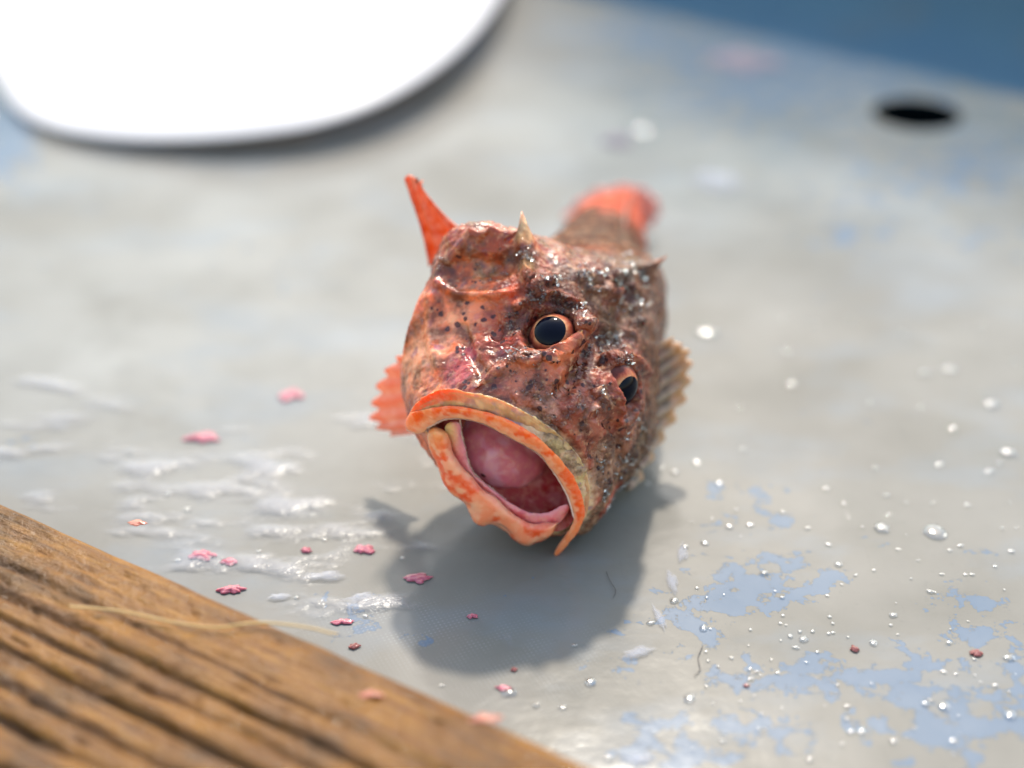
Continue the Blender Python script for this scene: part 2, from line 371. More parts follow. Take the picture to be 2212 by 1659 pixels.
# ------------------------------------------------------------------ white plastic tub
TUB = [(0, 172), (45, 236), (130, 278), (260, 303), (400, 313), (550, 312), (700, 296), (850, 248), (975, 170), (1055, 85), (1102, 0), (1112, -90), (1080, -190), (960, -280), (700, -330), (380, -325), (120, -270), (-40, -170), (-75, -40), (-45, 80)]
O = np.array([on_z(q[0], q[1] + (9 if q[1] > 60 else 0), .003)[:2] for q in TUB]); O = cr(O, np.linspace(0, len(O), 160, endpoint=False), True); OC = O.mean(0)
prof = [(.0, .001), (.80, .001), (.93, .0006), (.975, .0008), (.995, .0014), (1.0, .0024), (.990, .0036), (.965, .005), (.92, .0063), (.86, .0072), (.7, .008), (.4, .0085), (.0, .0085)]
prof = cr(np.array(prof), np.linspace(0, len(prof) - 1, 90))
G = np.array([np.concatenate([(O - OC) * max(q, 0), np.full((160, 1), z)], 1) for q, z in prof]); G[..., 2] += .0006 * perlin(G * 25) * smooth(0, .01, G[..., 2])
G[..., 2] += np.clip(G[..., 0] - G[..., 0].min() - .06, 0, 1) ** 1.5 * .13      # it does not lie flat: its right side is off the tray
tub = mesh_obj("white_container", G.reshape(-1, 3), grid_faces(len(prof), 160, True), M_bowl); tub.location = (OC[0], OC[1], 0)
tag(tub, "white rounded plastic container bleached out by the sun, at the far left of the tray", "container")

# ------------------------------------------------------------------ wooden plank
def build_plank():
    zt = .020
    p0 = on_z(0, 1078, zt); p1 = on_z(1310, 1662, zt); d = (p1 - p0); d /= np.linalg.norm(d); nn = np.array([d[1], -d[0], 0]); nn = nn if nn[1] < 0 else -nn
    Ls = np.linspace(-.10, .28, 420)
    prof = [(.0045, -zt + .001), (.0018, -.012), (.0006, -.006), (.0, -.0035), (.0006, -.0012), (.0022, -.0002), (.004, 0)]
    prof = np.array(prof + [(.004 + .126 * k / 200, 0) for k in range(1, 201)] + [(.133, -.004), (.1335, -zt + .001)])
    A, Lg = np.meshgrid(prof[:, 0], Ls); Zp = np.broadcast_to(prof[:, 1], A.shape).copy()
    top = Zp > -.0005
    wob = .0016 * perlin(np.stack([Lg * 14, A * 25, A * 0], -1)) + .0004 * perlin(np.stack([Lg * 60, A * 60, A * 0 + 3], -1))
    aa = A + wob
    groove = np.zeros_like(A)
    for c, w, dp in [(.019, .0012, .0012), (.027, .0016, .0022), (.0335, .0013, .0018), (.0405, .0018, .0026), (.050, .0016, .002), (.058, .0020, .0028), (.069, .0018, .0024), (.080, .0022, .003), (.094, .002, .002), (.108, .002, .003)]:
        gg = np.exp(-((aa - c) / (w * .75)) ** 2); strength = smooth(-.5, .2, perlin(np.stack([Lg * 11 + c * 900, A * 0, A * 0], -1)))
        groove = np.maximum(groove, gg * (.35 + .65 * strength) * dp / .003)
    pits = np.clip(fbm(np.stack([Lg * 90, A * 330, A * 0 + 9], -1), 4) - .18, 0, 1) * 1.1
    z = Zp - np.where(top, groove * .003 + pits * .0011, 0) + .0004 * fbm(np.stack([Lg * 40, A * 160, Zp * 200], -1), 3) * (Zp > -.015)
    P3 = p0[None, None] + d * Lg[..., None] + nn * A[..., None]; P3[..., 2] = zt + z
    dirt = smooth(.1, .6, fbm(np.stack([Lg * 35, A * 70, A * 0 + 5], -1), 4) + 1.3 * np.exp(-(((Lg - .002) / .022) ** 2 + ((A - .013) / .010) ** 2)))
    o = np.array([p0[0], p0[1], 0]); ang = math.atan2(d[1], d[0]); c, s = math.cos(-ang), math.sin(-ang)
    q = P3 - o; loc = np.stack([c * q[..., 0] - s * q[..., 1], s * q[..., 0] + c * q[..., 1], q[..., 2]], -1)
    ob = mesh_obj("wooden_plank", loc.reshape(-1, 3), grid_faces(*A.shape), M_wood, None, True, dict(groove=np.clip(groove, 0, 1).ravel(), dirt=(dirt * top).ravel()))
    ob.location = o; ob.rotation_euler = (0, 0, ang)
    return ob, zt
plank, PZ = build_plank()
tag(plank, "wet brown wooden plank with deep grooves lying in front of the fish", "plank")

# ------------------------------------------------------------------ the fish
base = np.array([M0[0] + .02, M0[1] + .005, 0.0])
fish = bpy.data.objects.new("fish", None); C.objects.link(fish); fish.location = base; fish.empty_display_size = .02
tag(fish, "red and brown spiny fish lying tilted with its orange lipped mouth wide open", "fish")

TOPZ = {}
lipR0 = [LY(1140, 945, 224), LY(1192, 992, 217), LY(1232, 1048, 203), LY(1246, 1100, 190), (212, 180, -272), (186, 196, -300), (118, 210, -342), (26, 210, -366), (-50, 205, -354), (-119, 198, -331), (-170, 190, -297), (-198, 192, -265), LY(985, 888, 212), LY(1065, 906, 224)]
R = [lipR0,
 [(-8, 198, -78), (68, 190, -92), (148, 178, -130), (212, 165, -196), (246, 150, -262), (226, 158, -328), (128, 172, -385), (20, 172, -402), (-68, 165, -392), (-142, 160, -366), (-205, 158, -326), (-222, 165, -268), (-190, 182, -178), (-105, 194, -106)],
 [(0, 158, -18), (72, 148, -36), (140, 130, -82), (210, 118, -150), (266, 105, -230), (272, 105, -320), (160, 118, -405), (10, 125, -425), (-105, 118, -412), (-190, 112, -385), (-234, 108, -335), (-240, 112, -270), (-190, 128, -140), (-90, 145, -48)],
 [(0, 85, -2), (68, 75, 6), (132, 70, -40), (205, 65, -120), (262, 60, -212), (274, 62, -302), (182, 72, -408), (10, 80, -435), (-140, 72, -418), (-230, 66, -384), (-268, 58, -325), (-268, 60, -240), (-200, 66, -115), (-85, 75, 4)],
 [(0, 20, 2), (70, 15, 34), (138, 12, 0), (206, 12, -86), (266, 12, -186), (284, 12, -282), (205, 25, -405), (10, 35, -445), (-172, 25, -422), (-268, 15, -378), (-300, 5, -312), (-290, 8, -212), (-206, 12, -90), (-78, 15, 34)],
 [(0, -70, 62), (66, -70, 72), (136, -70, 24), (222, -72, -60), (288, -65, -150), (294, -50, -246), (220, -40, -400), (10, -40, -448), (-208, -38, -408), (-315, -22, -312), (-348, -45, -236), (-312, -65, -130), (-190, -75, 4), (-76, -72, 66)],
 [(0, -165, 118), (62, -165, 108), (122, -165, 56), (200, -165, -35), (276, -158, -130), (276, -150, -240), (205, -130, -388), (0, -130, -432), (-212, -130, -394), (-325, -120, -288), (-378, -140, -176), (-376, -155, -74), (-225, -175, 22), (-82, -170, 98)],
 [(0, -235, 140), (58, -235, 122), (112, -235, 68), (178, -235, -22), (250, -228, -120), (266, -222, -240), (182, -210, -360), (0, -210, -400), (-190, -210, -366), (-308, -205, -268), (-384, -215, -160), (-380, -220, -70), (-292, -240, -22), (-88, -240, 84)],
 [(-5, -300, 126), (48, -300, 108), (94, -300, 50), (138, -300, -40), (170, -300, -130), (172, -300, -230), (122, -300, -320), (0, -300, -350), (-130, -300, -320), (-188, -295, -242), (-226, -285, -150), (-230, -275, -72), (-165, -285, -5), (-82, -295, 84)],
]
SLANT = {5: {0: -150, 1: -170, 2: -170, 3: -150, 4: -110, 13: -110},
         6: {0: -330, 1: -370, 2: -370, 3: -320, 4: -240, 5: -175, 13: -260, 12: -190},
         7: {0: -500, 1: -560, 2: -560, 3: -480, 4: -360, 5: -275, 6: -225, 13: -380, 12: -245},
         8: {0: -590, 1: -650, 2: -650, 3: -570, 4: -450, 5: -360, 6: -310, 13: -470, 12: -330}}
for k_, dd in SLANT.items():                                # the skull runs further back on its left side: same sight lines, real depth
    for j_, y_ in dd.items():
        pp_ = proj(L2W(np.array(R[k_][j_], float))); R[k_][j_] = tuple(LY(pp_[0], pp_[1], y_))
def body_ring(Y, cx, cz, w, ht):
    out = []
    for k in range(14):
        a_ = 2 * math.pi * k / 14; out.append((cx + w * math.sin(a_), Y, cz + ht * math.cos(a_)))
    return out
R += [body_ring(-730, 25, -250, 125, 125), body_ring(-980, 60, -330, 118, 112), body_ring(-1230, 95, -410, 92, 84), body_ring(-1440, 128, -474, 52, 58), body_ring(-1560, 150, -520, 20, 50)]
R = np.array([[np.asarray(p, float) for p in ring] for ring in R])
NA = 460
segs = [10, 18, 26, 30, 36, 36, 28, 16, 16, 14, 14, 12, 6]
tl = np.concatenate([np.linspace(i, i + 1, s_, endpoint=False) for i, s_ in enumerate(segs)] + [[len(segs)]])
Ra = cr(np.swapaxes(R, 0, 1), np.linspace(0, 14, NA, endpoint=False), True)      # (NA, rings, 3)
B = cr(np.swapaxes(Ra, 0, 1), tl)                                                # (len, NA, 3)
NL = len(tl); T = np.repeat(tl[:, None], NA, 1)
BASEB = B.copy()

def flat_n(): return normals_grid(B)
N = flat_n()
cen = B.mean(1, keepdims=True)
if ((B[60] - cen[60]) * N[60]).sum() < 0: N = -N; SGN = -1
else: SGN = 1
VIEW = W2L(CAM)
def hit(u, v):
    """the seen point of the skin at a place of the photo, in the fish frame"""
    w = proj(L2W(B.reshape(-1, 3))); nf = (N.reshape(-1, 3) * (VIEW - B.reshape(-1, 3))).sum(1) > 0
    d = np.hypot(w[:, 0] - u, w[:, 1] - v); d = np.where(nf & (T.ravel() > .2), d, 1e9); near = d < max(6, d.min() + 1)
    k = np.where(near)[0]; k = k[np.argmin(w[k, 2])]
    return B.reshape(-1, 3)[k], N.reshape(-1, 3)[k]
def dist_to(p): return np.linalg.norm(B - p, axis=-1)
def seg_dist(pts):
    best = np.full(B.shape[:2], 1e9)
    for a_, b_ in zip(pts[:-1], pts[1:]):
        ab = b_ - a_; t_ = np.clip(((B - a_) @ ab) / (ab @ ab), 0, 1); best = np.minimum(best, np.linalg.norm(B - a_ - t_[..., None] * ab, axis=-1))
    return best
def screen_dir(du, dv, toward=0.0):                         # a direction given on the photo, in the fish frame
    d = du * RT - dv * UC - toward * FW; d = d / np.linalg.norm(d); return AXW @ d

# eyes: centre of the pupil on the surface, outward direction
EYES = []
for (u, v, sx) in ((1187, 712, -1), (1359, 847, 1)):
    p = LY(u, v, 24); nrm_ = np.array([sx * .60, .53, .60]); nrm_ /= np.linalg.norm(nrm_)
    EYES.append((p, nrm_, p - nrm_ * 53))

W_front = smooth(.6, 1.3, T)
# coarse relief of bone and skin
calm = 1 - .65 * smooth(-190, -260, B[..., 0]) * smooth(6.2, 5.2, T)
B = B + N * (7.5 * fbm(B / 62, 4) * W_front * calm)[..., None]
N = flat_n() * SGN
# sockets
for (p, nn_, c_), flap in zip(EYES, (((1158, 778), (1250, 708)), ((1338, 905), (1366, 806)))):
    d = dist_to(p)
    A_, B_ = LY(*flap[0], 55), LY(*flap[1], 45)
    tdir = B_ - A_; inpl = np.cross(tdir, nn_); inpl /= np.linalg.norm(inpl)
    if inpl @ (p - A_) < 0: inpl = -inpl
    side = smooth(-9, 3, (B - A_) @ inpl)
    rel = B - c_; rn = np.linalg.norm(rel, axis=-1)
    want = 47.0
    w = smooth(66, 56, d) * side
    B = np.where((w > 0)[..., None], B + (nn_ * -1) * (w * 30)[..., None], B)
    ring = np.exp(-((d - 74) / 9) ** 2) * smooth(-20, 10, (B - A_) @ inpl)
    B = B + N * (ring * 9)[..., None]
    # the sharp skin flap before the eye
    sd_ = seg_dist([A_, B_]); off = (B - A_) @ inpl
    wf = np.exp(-(sd_ / 20) ** 2) * smooth(2, -10, off)
    B = B + nn_ * (wf * 20)[..., None]
N = flat_n() * SGN

def ridge(pts, r_, amt, sharp=1.0):
    global B, N
    P = [hit(*q)[0] for q in pts]; w = np.clip(1 - seg_dist(P) / r_, 0, 1) ** sharp; w = w * w * (3 - 2 * w) if sharp == 1 else w
    B = B + N * (w * amt)[..., None]; N = flat_n() * SGN
def spike(u, v, r_, amt, dr_, power=1.6):
    global B, N
    p, n_ = hit(u, v); d = dr_ if dr_ is not None else n_
    w = np.clip(1 - dist_to(p) / r_, 0, 1) ** power; B = B + d * (w * amt)[..., None]; N = flat_n() * SGN

# brow and nape ridges, cheek ridges, pits
ridge([(1120, 660), (1150, 642), (1200, 634), (1248, 660), (1270, 705)], 26, 26)
ridge([(1300, 772), (1335, 775), (1375, 782), (1398, 810)], 22, 22)
ridge([(1130, 560), (1135, 590), (1160, 620)], 26, 20)
ridge([(940, 608), (985, 634), (1065, 636), (1160, 606), (1200, 596)], 17, 15); ridge([(985, 570), (1040, 580)], 55, -20); ridge([(1080, 575), (1110, 560)], 45, -16); ridge([(962, 560), (1010, 512), (1075, 505), (1120, 500)], 20, 10)
ridge([(1310, 690), (1290, 740), (1262, 790), (1225, 850)], 36, -13); ridge([(1345, 610), (1385, 625), (1392, 650), (1365, 662), (1335, 645)], 14, 8); ridge([(1260, 600), (1275, 625), (1310, 625), (1320, 600), (1290, 582)], 13, 14)
ridge([(1200, 775), (1250, 728)], 22, 16); ridge([(1120, 770), (1190, 778)], 30, 14); ridge([(1290, 900), (1335, 930), (1345, 990)], 20, -14)
ridge([(1250, 590), (1290, 600), (1330, 640)], 26, 16)
ridge([(1330, 590), (1380, 575), (1410, 600)], 24, 18)
ridge([(1270, 690), (1320, 700), (1370, 720)], 20, 12)
ridge([(1050, 810), (1110, 770), (1150, 775)], 26, 14)
ridge([(1110, 850), (1180, 890), (1240, 940), (1275, 1010)], 16, 10)
ridge([(1000, 700), (1010, 760), (1040, 800)], 22, -14)
ridge([(1075, 720), (1060, 670)], 24, -10)
ridge([(1265, 760), (1240, 820), (1210, 850)], 26, -9)
ridge([(1355, 625), (1365, 640)], 30, -9)
ridge([(1040, 570), (1080, 575)], 45, -16)
ridge([(930, 640), (925, 720), (945, 790)], 26, 10)
# spines and skin tabs
spike(1238, 812, 15, 26, screen_dir(.5, -.8, .3)); spike(1291, 846, 15, 28, screen_dir(.6, -.75, .3)); spike(1284, 890, 20, 24, screen_dir(.7, -.2, .6), 1.3)
spike(1036, 812, 22, 32, screen_dir(-.4, .8, .5), 1.2); spike(1248, 724, 22, 22, screen_dir(.5, -.8, .4)); spike(1355, 812, 18, 18, screen_dir(.6, -.7, .3))
spike(1140, 545, 60, 100, screen_dir(-.12, -1, 0), 2.0); spike(1018, 520, 34, 24, screen_dir(-.2, -1, 0), 1.5); spike(1405, 585, 30, 66, screen_dir(.75, -.65, 0), 1.8)
spike(1060, 505, 36, 20, screen_dir(0, -1, 0), 1.4); spike(1385, 690, 24, 26, screen_dir(.8, -.3, .2)); spike(1340, 640, 20, 22, screen_dir(.5, -.8, .2)); spike(1262, 1020, 22, 14, screen_dir(.6, .2, .8), 1.2)
for _ in range(26):
    u, v = rng.uniform(1130, 1410), rng.uniform(590, 760)
    spike(u, v, rng.uniform(8, 15), rng.uniform(6, 14), None, 1.3)
for _ in range(22):
    u, v = rng.uniform(1290, 1420), rng.uniform(880, 1080)
    spike(u, v, rng.uniform(8, 14), rng.uniform(4, 10), None, 1.3)
# wrinkles: drawn out along the cheek on its left side, finer on the head
st = np.stack([B[..., 0] / 60, B[..., 1] / 16, B[..., 2] / 55], -1)
right = smooth(150, 250, B[..., 0]) * W_front
B = B + N * ((4.5 * fbm(st, 3)) * right)[..., None]
B = B + N * (2.4 * fbm(B / 13, 3) * W_front * calm)[..., None]
# rest on the tray, not in it
Wd = L2W(B); low = Wd[..., 2] < .0006; Wd[..., 2] = np.where(low, .0006 + .0002 * perlin(Wd * 300), Wd[..., 2]); B = W2L(Wd)
N = flat_n() * SGN

# skin colours
Pn = fbm(B / 38, 4); Pn2 = fbm(B / 17 + 40, 3)
col = np.broadcast_to(srgb(158, 84, 68), B.shape).copy(); spot = np.zeros(B.shape[:2]); slime = np.full(B.shape[:2], .16)
def lerp_col(w, c):
    global col
    col = col + (np.asarray(c) - col) * np.clip(w, 0, 1)[..., None]
def paint(u, v, r_, c, s=1.0, rag=.35):
    p, _ = hit(u, v); w = smooth(1.0, .45, dist_to(p) / r_ + rag * Pn) * s; lerp_col(w, srgb(*c))
lerp_col(smooth(.1, .5, Pn), srgb(140, 66, 56)); lerp_col(smooth(.1, .6, Pn2) * .7, srgb(186, 128, 108))
lerp_col(smooth(-330, -430, B[..., 2]) * .9, srgb(205, 110, 100))                     # belly side
lerp_col(smooth(150, 260, B[..., 0] + 40 * Pn) * .85, srgb(122, 106, 94))            # grey-brown left cheek
lerp_col(smooth(-120, -230, B[..., 1]) * smooth(-150, 0, B[..., 0]) * .7, srgb(132, 102, 88))
for q in [(930, 700, 85, (226, 104, 62)), (905, 640, 60, (214, 104, 84)), (960, 740, 70, (228, 110, 56)), (905, 800, 80, (226, 122, 96)), (945, 850, 60, (224, 140, 112)), (985, 800, 55, (178, 84, 96)), (1010, 760, 40, (160, 72, 92)),
          (968, 690, 20, (236, 190, 150)), (940, 590, 60, (168, 96, 104)), (905, 560, 40, (150, 96, 110)), (1000, 560, 80, (150, 78, 56)), (1060, 560, 80, (160, 92, 68)), (1080, 530, 60, (150, 66, 40)), (1040, 590, 40, (160, 120, 92)), (1130, 500, 34, (205, 170, 130)),
          (1145, 560, 34, (214, 176, 140)), (1100, 620, 40, (190, 78, 56)), (1060, 690, 60, (170, 82, 62)), (1090, 730, 60, (150, 58, 44)), (1120, 800, 60, (186, 112, 92)), (1200, 800, 60, (190, 104, 78)), (1230, 760, 40, (202, 112, 82)),
          (1130, 850, 60, (184, 112, 98)), (1185, 880, 36, (206, 150, 142)), (1240, 870, 40, (140, 66, 52)), (1240, 800, 40, (112, 56, 44)), (1330, 840, 40, (176, 88, 70)), (1300, 900, 50, (160, 92, 80)), (1150, 690, 40, (140, 54, 52)),
          (1290, 620, 60, (150, 106, 90)), (1330, 700, 60, (140, 108, 92)), (1230, 600, 50, (160, 108, 88)), (1355, 632, 40, (110, 66, 74)), (1370, 560, 60, (176, 140, 116)), (1280, 560, 70, (150, 80, 70)), (1320, 1000, 90, (150, 116, 104)), (1330, 1090, 60, (190, 96, 86)), (1280, 1100, 36, (170, 96, 84)), (1390, 960, 60, (140, 116, 98)), (1434, 556, 24, (230, 170, 150)), (1131, 480, 26, (240, 220, 190)), (1238, 800, 9, (225, 195, 175)), (1296, 838, 9, (225, 195, 175)), (1290, 888, 13, (235, 190, 185)), (1032, 822, 14, (240, 196, 170))]:
    paint(*q)
purple = smooth(.25, .55, fbm(B / 30 + 9, 3)) * smooth(-60, -180, B[..., 0]); lerp_col(purple * .55, srgb(96, 56, 92))
mem = smooth(1.35, .85, T + .2 * Pn) ; lerp_col(mem, srgb(226, 206, 186)); lerp_col(mem * smooth(.05, .4, Pn), srgb(214, 200, 160)); lerp_col(mem * smooth(.3, .5, fbm(B / 25 + 77, 3)), srgb(176, 150, 170))
low_j = smooth(-300, -345, B[..., 2]) * smooth(2.2, 1.0, T); lerp_col(low_j, srgb(228, 132, 108))
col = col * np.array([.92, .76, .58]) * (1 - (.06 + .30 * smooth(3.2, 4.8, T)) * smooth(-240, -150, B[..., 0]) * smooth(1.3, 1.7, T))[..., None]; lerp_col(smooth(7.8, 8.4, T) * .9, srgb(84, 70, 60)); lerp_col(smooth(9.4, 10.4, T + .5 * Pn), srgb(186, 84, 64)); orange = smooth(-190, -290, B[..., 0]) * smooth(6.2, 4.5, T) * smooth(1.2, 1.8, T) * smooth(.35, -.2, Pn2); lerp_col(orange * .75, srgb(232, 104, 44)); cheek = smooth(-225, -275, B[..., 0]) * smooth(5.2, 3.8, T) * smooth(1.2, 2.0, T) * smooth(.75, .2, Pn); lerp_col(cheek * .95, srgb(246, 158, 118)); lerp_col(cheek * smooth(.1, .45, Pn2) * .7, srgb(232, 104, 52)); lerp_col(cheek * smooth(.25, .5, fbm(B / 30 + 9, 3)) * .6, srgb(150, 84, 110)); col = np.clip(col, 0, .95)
spot = smooth(1.2, 1.5, T) * smooth(4.9, 4.2, T) * smooth(-250, -150, B[..., 2]) + .55 * smooth(4, 4.6, T) * smooth(8, 7, T)
spot = np.clip(spot * (.75 + .7 * Pn), 0, 1.1)
def slimeat(u, v, r_, a_):
    global slime
    p, _ = hit(u, v); slime += a_ * np.exp(-(dist_to(p) / r_) ** 2)
for q in [(1095, 690, 30, .9), (1105, 765, 36, .9), (1160, 640, 40, 1), (1215, 660, 40, 1), (1140, 570, 36, 1), (1260, 610, 40, 1), (1340, 575, 60, 1), (1300, 740, 50, 1), (1340, 770, 40, .9), (1160, 860, 40, .7), (1200, 910, 40, .7), (1390, 600, 40, 1), (1290, 850, 30, .7), (1390, 950, 80, .9), (1350, 1050, 60, .8), (1390, 700, 40, 1), (1250, 640, 60, .7), (1320, 690, 60, .7), (1130, 600, 60, .6), (1180, 610, 40, .8), (1290, 1000, 60, .7), (1130, 720, 30, .6)]:
    slimeat(*q)
slime = np.clip(slime * 1.25, 0, 2.2)
Vb = L2W(B).reshape(-1, 3) - base; Fb = grid_faces(NL, NA, True)
Vb = np.concatenate([Vb, Vb[-NA:].mean(0, keepdims=True)]); Fb += [((NL - 1) * NA + j, (NL - 1) * NA + (j + 1) % NA, NL * NA) for j in range(NA)]
ap = lambda a_: np.concatenate([a_.reshape(NL * NA, -1), a_.reshape(NL * NA, -1)[-1:]]).squeeze()
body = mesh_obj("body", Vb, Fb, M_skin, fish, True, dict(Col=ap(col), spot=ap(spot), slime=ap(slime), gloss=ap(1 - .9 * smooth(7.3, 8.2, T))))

# ---- strings of slime on the skin
from mathutils.kdtree import KDTree
_fl = B.reshape(-1, 3); _w = proj(L2W(_fl)); _ff = np.where(((N.reshape(-1, 3) * (VIEW - _fl)).sum(1) > 0) & (T.ravel() > 1.0) & (T.ravel() < 9))[0]
kd = KDTree(len(_ff))
for q_, i_ in enumerate(_ff): kd.insert((_w[i_, 0], _w[i_, 1], 0), int(i_))
kd.balance()
def surf(u, v):
    c_ = kd.find_n((u, v, 0), 5); i_ = min(c_, key=lambda e_: _w[e_[1], 2] + .002 * e_[2] / 5)[1]; return _fl[i_], N.reshape(-1, 3)[i_]
SV, SF = [], []
def string(u, v, ang, steps, step, r_):
    P_, Nn = [], []
    for k in range(steps):
        a_, b_ = surf(u, v)
        P_.append(a_); Nn.append(b_); ang += rng.normal(0, .65); u += step * math.cos(ang); v += step * math.sin(ang) * .8
    P_ = np.array(P_); Nn = np.array(Nn)
    for _ in range(2): P_[1:-1] = .25 * P_[:-2] + .5 * P_[1:-1] + .25 * P_[2:]; Nn[1:-1] = .25 * Nn[:-2] + .5 * Nn[1:-1] + .25 * Nn[2:]
    if np.linalg.norm(np.diff(P_, axis=0), axis=1).max() > 30: return
    n_ = steps * 3; tt_ = np.linspace(0, steps - 1, n_); P_ = cr(P_, tt_); Nn = cr(Nn, tt_); Nn /= np.linalg.norm(Nn, axis=1)[:, None] + 1e-9
    tn = np.gradient(P_, axis=0); tn /= np.linalg.norm(tn, axis=1)[:, None] + 1e-9; sd_ = np.cross(tn, Nn); s_ = np.linspace(0, 1, n_)
    rr_ = r_ * np.sqrt(np.clip(1 - (2 * s_ - 1) ** 2, .02, 1)) * (1 + .5 * perlin(np.stack([s_ * 5 + u, s_ * 0 + v, s_ * 0], -1))); a_ = np.linspace(0, 2 * np.pi, 9, endpoint=False)
    G_ = P_[:, None] + Nn[:, None] * (r_ * .5) + sd_[:, None] * (np.cos(a_)[None] * rr_[:, None])[..., None] * 1.2 + Nn[:, None] * (np.sin(a_)[None] * rr_[:, None])[..., None]
    k0 = len(SV); SV.extend(G_.reshape(-1, 3)); SF.extend(grid_faces(n_, 9, True, off=k0)); SF.append(tuple(k0 + q for q in range(9))[::-1]); SF.append(tuple(k0 + (n_ - 1) * 9 + q for q in range(9)))
for cu, cv, ru, rv, cnt, rad in [(1095, 690, 20, 28, 9, 3), (1105, 765, 32, 24, 13, 3), (1160, 640, 36, 14, 10, 4), (1215, 655, 30, 18, 13, 3.4), (1252, 675, 14, 32, 8, 3), (1140, 560, 20, 45, 14, 4.5), (1265, 605, 26, 30, 14, 4), (1340, 575, 52, 30, 22, 4.5), (1390, 590, 20, 34, 9, 4),
                                 (1300, 740, 42, 40, 22, 3.2), (1345, 775, 36, 16, 13, 3), (1160, 850, 44, 18, 9, 2.6), (1185, 905, 44, 16, 13, 2.8), (1240, 880, 30, 14, 7, 2.6), (1290, 850, 16, 20, 7, 2.8), (1345, 1000, 20, 60, 13, 3), (1385, 940, 18, 80, 14, 3.2), (1320, 1060, 20, 30, 7, 3), (905, 690, 8, 14, 3, 3), (1290, 1000, 14, 50, 6, 2.6), (1375, 1050, 16, 40, 7, 3.2), (940, 565, 12, 20, 3, 3), (1060, 590, 34, 34, 7, 3), (1185, 600, 24, 12, 5, 4), (1350, 650, 40, 40, 12, 3.6), (1120, 820, 60, 40, 8, 2.4)]:
    for _ in range(int(cnt * 1.6)):
        u_, v_ = cu + rng.normal(0, .55) * ru, cv + rng.normal(0, .55) * rv
        ste = rng.uniform(.9, 1.5) if cu > 1300 and cv > 900 else rng.uniform(-.6, .9)
        string(u_, v_, ste, int(rng.integers(3, 7)), rng.uniform(3.5, 5.5), rad * rng.uniform(.6, 1.25))
sl = mesh_obj("slime_strings", L2W(np.array(SV)) - base, SF, M_mucus, fish); sl['kind'] = 'stuff'

# ---- mouth lining and tongue
loop = np.array([np.asarray(p, float) for p in lipR0])
cm = np.array([15., 150, -235])
lin = [loop + np.array([0, 4, 0])]
for k, (sc_, Yv, cc) in enumerate([(.94, 150, (8, -232)), (.86, 90, (8, -225)), (.78, 20, (5, -215)), (.62, -50, (0, -205)), (.34, -105, (0, -200)), (.06, -120, (0, -200))]):
    q = loop.copy(); mid = np.array([20., 0, -235]); q[:, 0] = (q[:, 0] - mid[0]) * sc_ + cc[0]; q[:, 2] = (q[:, 2] - mid[2]) * sc_ + cc[1]; q[:, 1] = Yv + (q[:, 1] - 200) * .4; lin.append(q)
lin = np.array(lin); tt = np.linspace(0, len(lin) - 1, 70)
Gm = cr(np.swapaxes(cr(np.swapaxes(lin, 0, 1), np.linspace(0, 14, 200, endpoint=False), True), 0, 1), tt)
Gm += (normals_grid(Gm) * (6 * fbm(Gm / 60, 3) * smooth(0, .8, tt)[:, None])[..., None])
cm_ = np.broadcast_to(srgb(205, 92, 100), Gm.shape).copy(); pn = fbm(Gm / 50, 3)
cm_ += (srgb(186, 46, 58) - cm_) * smooth(.0, .5, pn)[..., None]; cm_ += (srgb(226, 140, 150) - cm_) * (smooth(.1, .5, fbm(Gm / 45 + 30, 3)) * .8)[..., None]
cm_ += (srgb(232, 176, 150) - cm_) * (smooth(1.1, .2, tt)[:, None] * smooth(-250, -330, Gm[..., 2]) * .5)[..., None]
cm_ += (srgb(226, 180, 130) - cm_) * (smooth(1.6, .4, tt)[:, None] * smooth(-110, -180, Gm[..., 0]) * .8)[..., None]
mesh_obj("mouth_lining", L2W(Gm).reshape(-1, 3) - base, grid_faces(70, 200, True), M_mouth, fish, True, dict(Col=cm_.reshape(-1, 3) * np.array([.62, .5, .42])))
# tongue: a rounded slab on the mouth floor
tu = np.linspace(0, 1, 40); ta = np.linspace(0, 2 * np.pi, 60, endpoint=False); tg = []
for t_ in tu:
    wv = 115 * math.sqrt(max(0, 1 - (1 - min(1, (t_ + .001) / .55)) ** 2)); hv = 70 * math.sqrt(max(0, 1 - (1 - min(1, (t_ + .001) / .45)) ** 2))
    cxy = np.array([-2 + 10 * t_, 150 - 190 * t_, -335 + 50 * t_])
    tg.append([cxy + np.array([wv * math.sin(a_), 0, hv * math.cos(a_)]) for a_ in ta])
tg = np.array(tg); tg += normals_grid(tg) * (5 * fbm(tg / 45 + 3, 3))[..., None]
ct = np.broadcast_to(srgb(222, 132, 150), tg.shape).copy(); ct += (srgb(230, 170, 190) - ct) * smooth(0, .5, fbm(tg / 40 + 8, 3))[..., None]
mesh_obj("tongue", L2W(tg).reshape(-1, 3) - base, grid_faces(40, 60, True), M_mouth, fish, True, dict(Col=ct.reshape(-1, 3) * np.array([.8, .62, .60])))

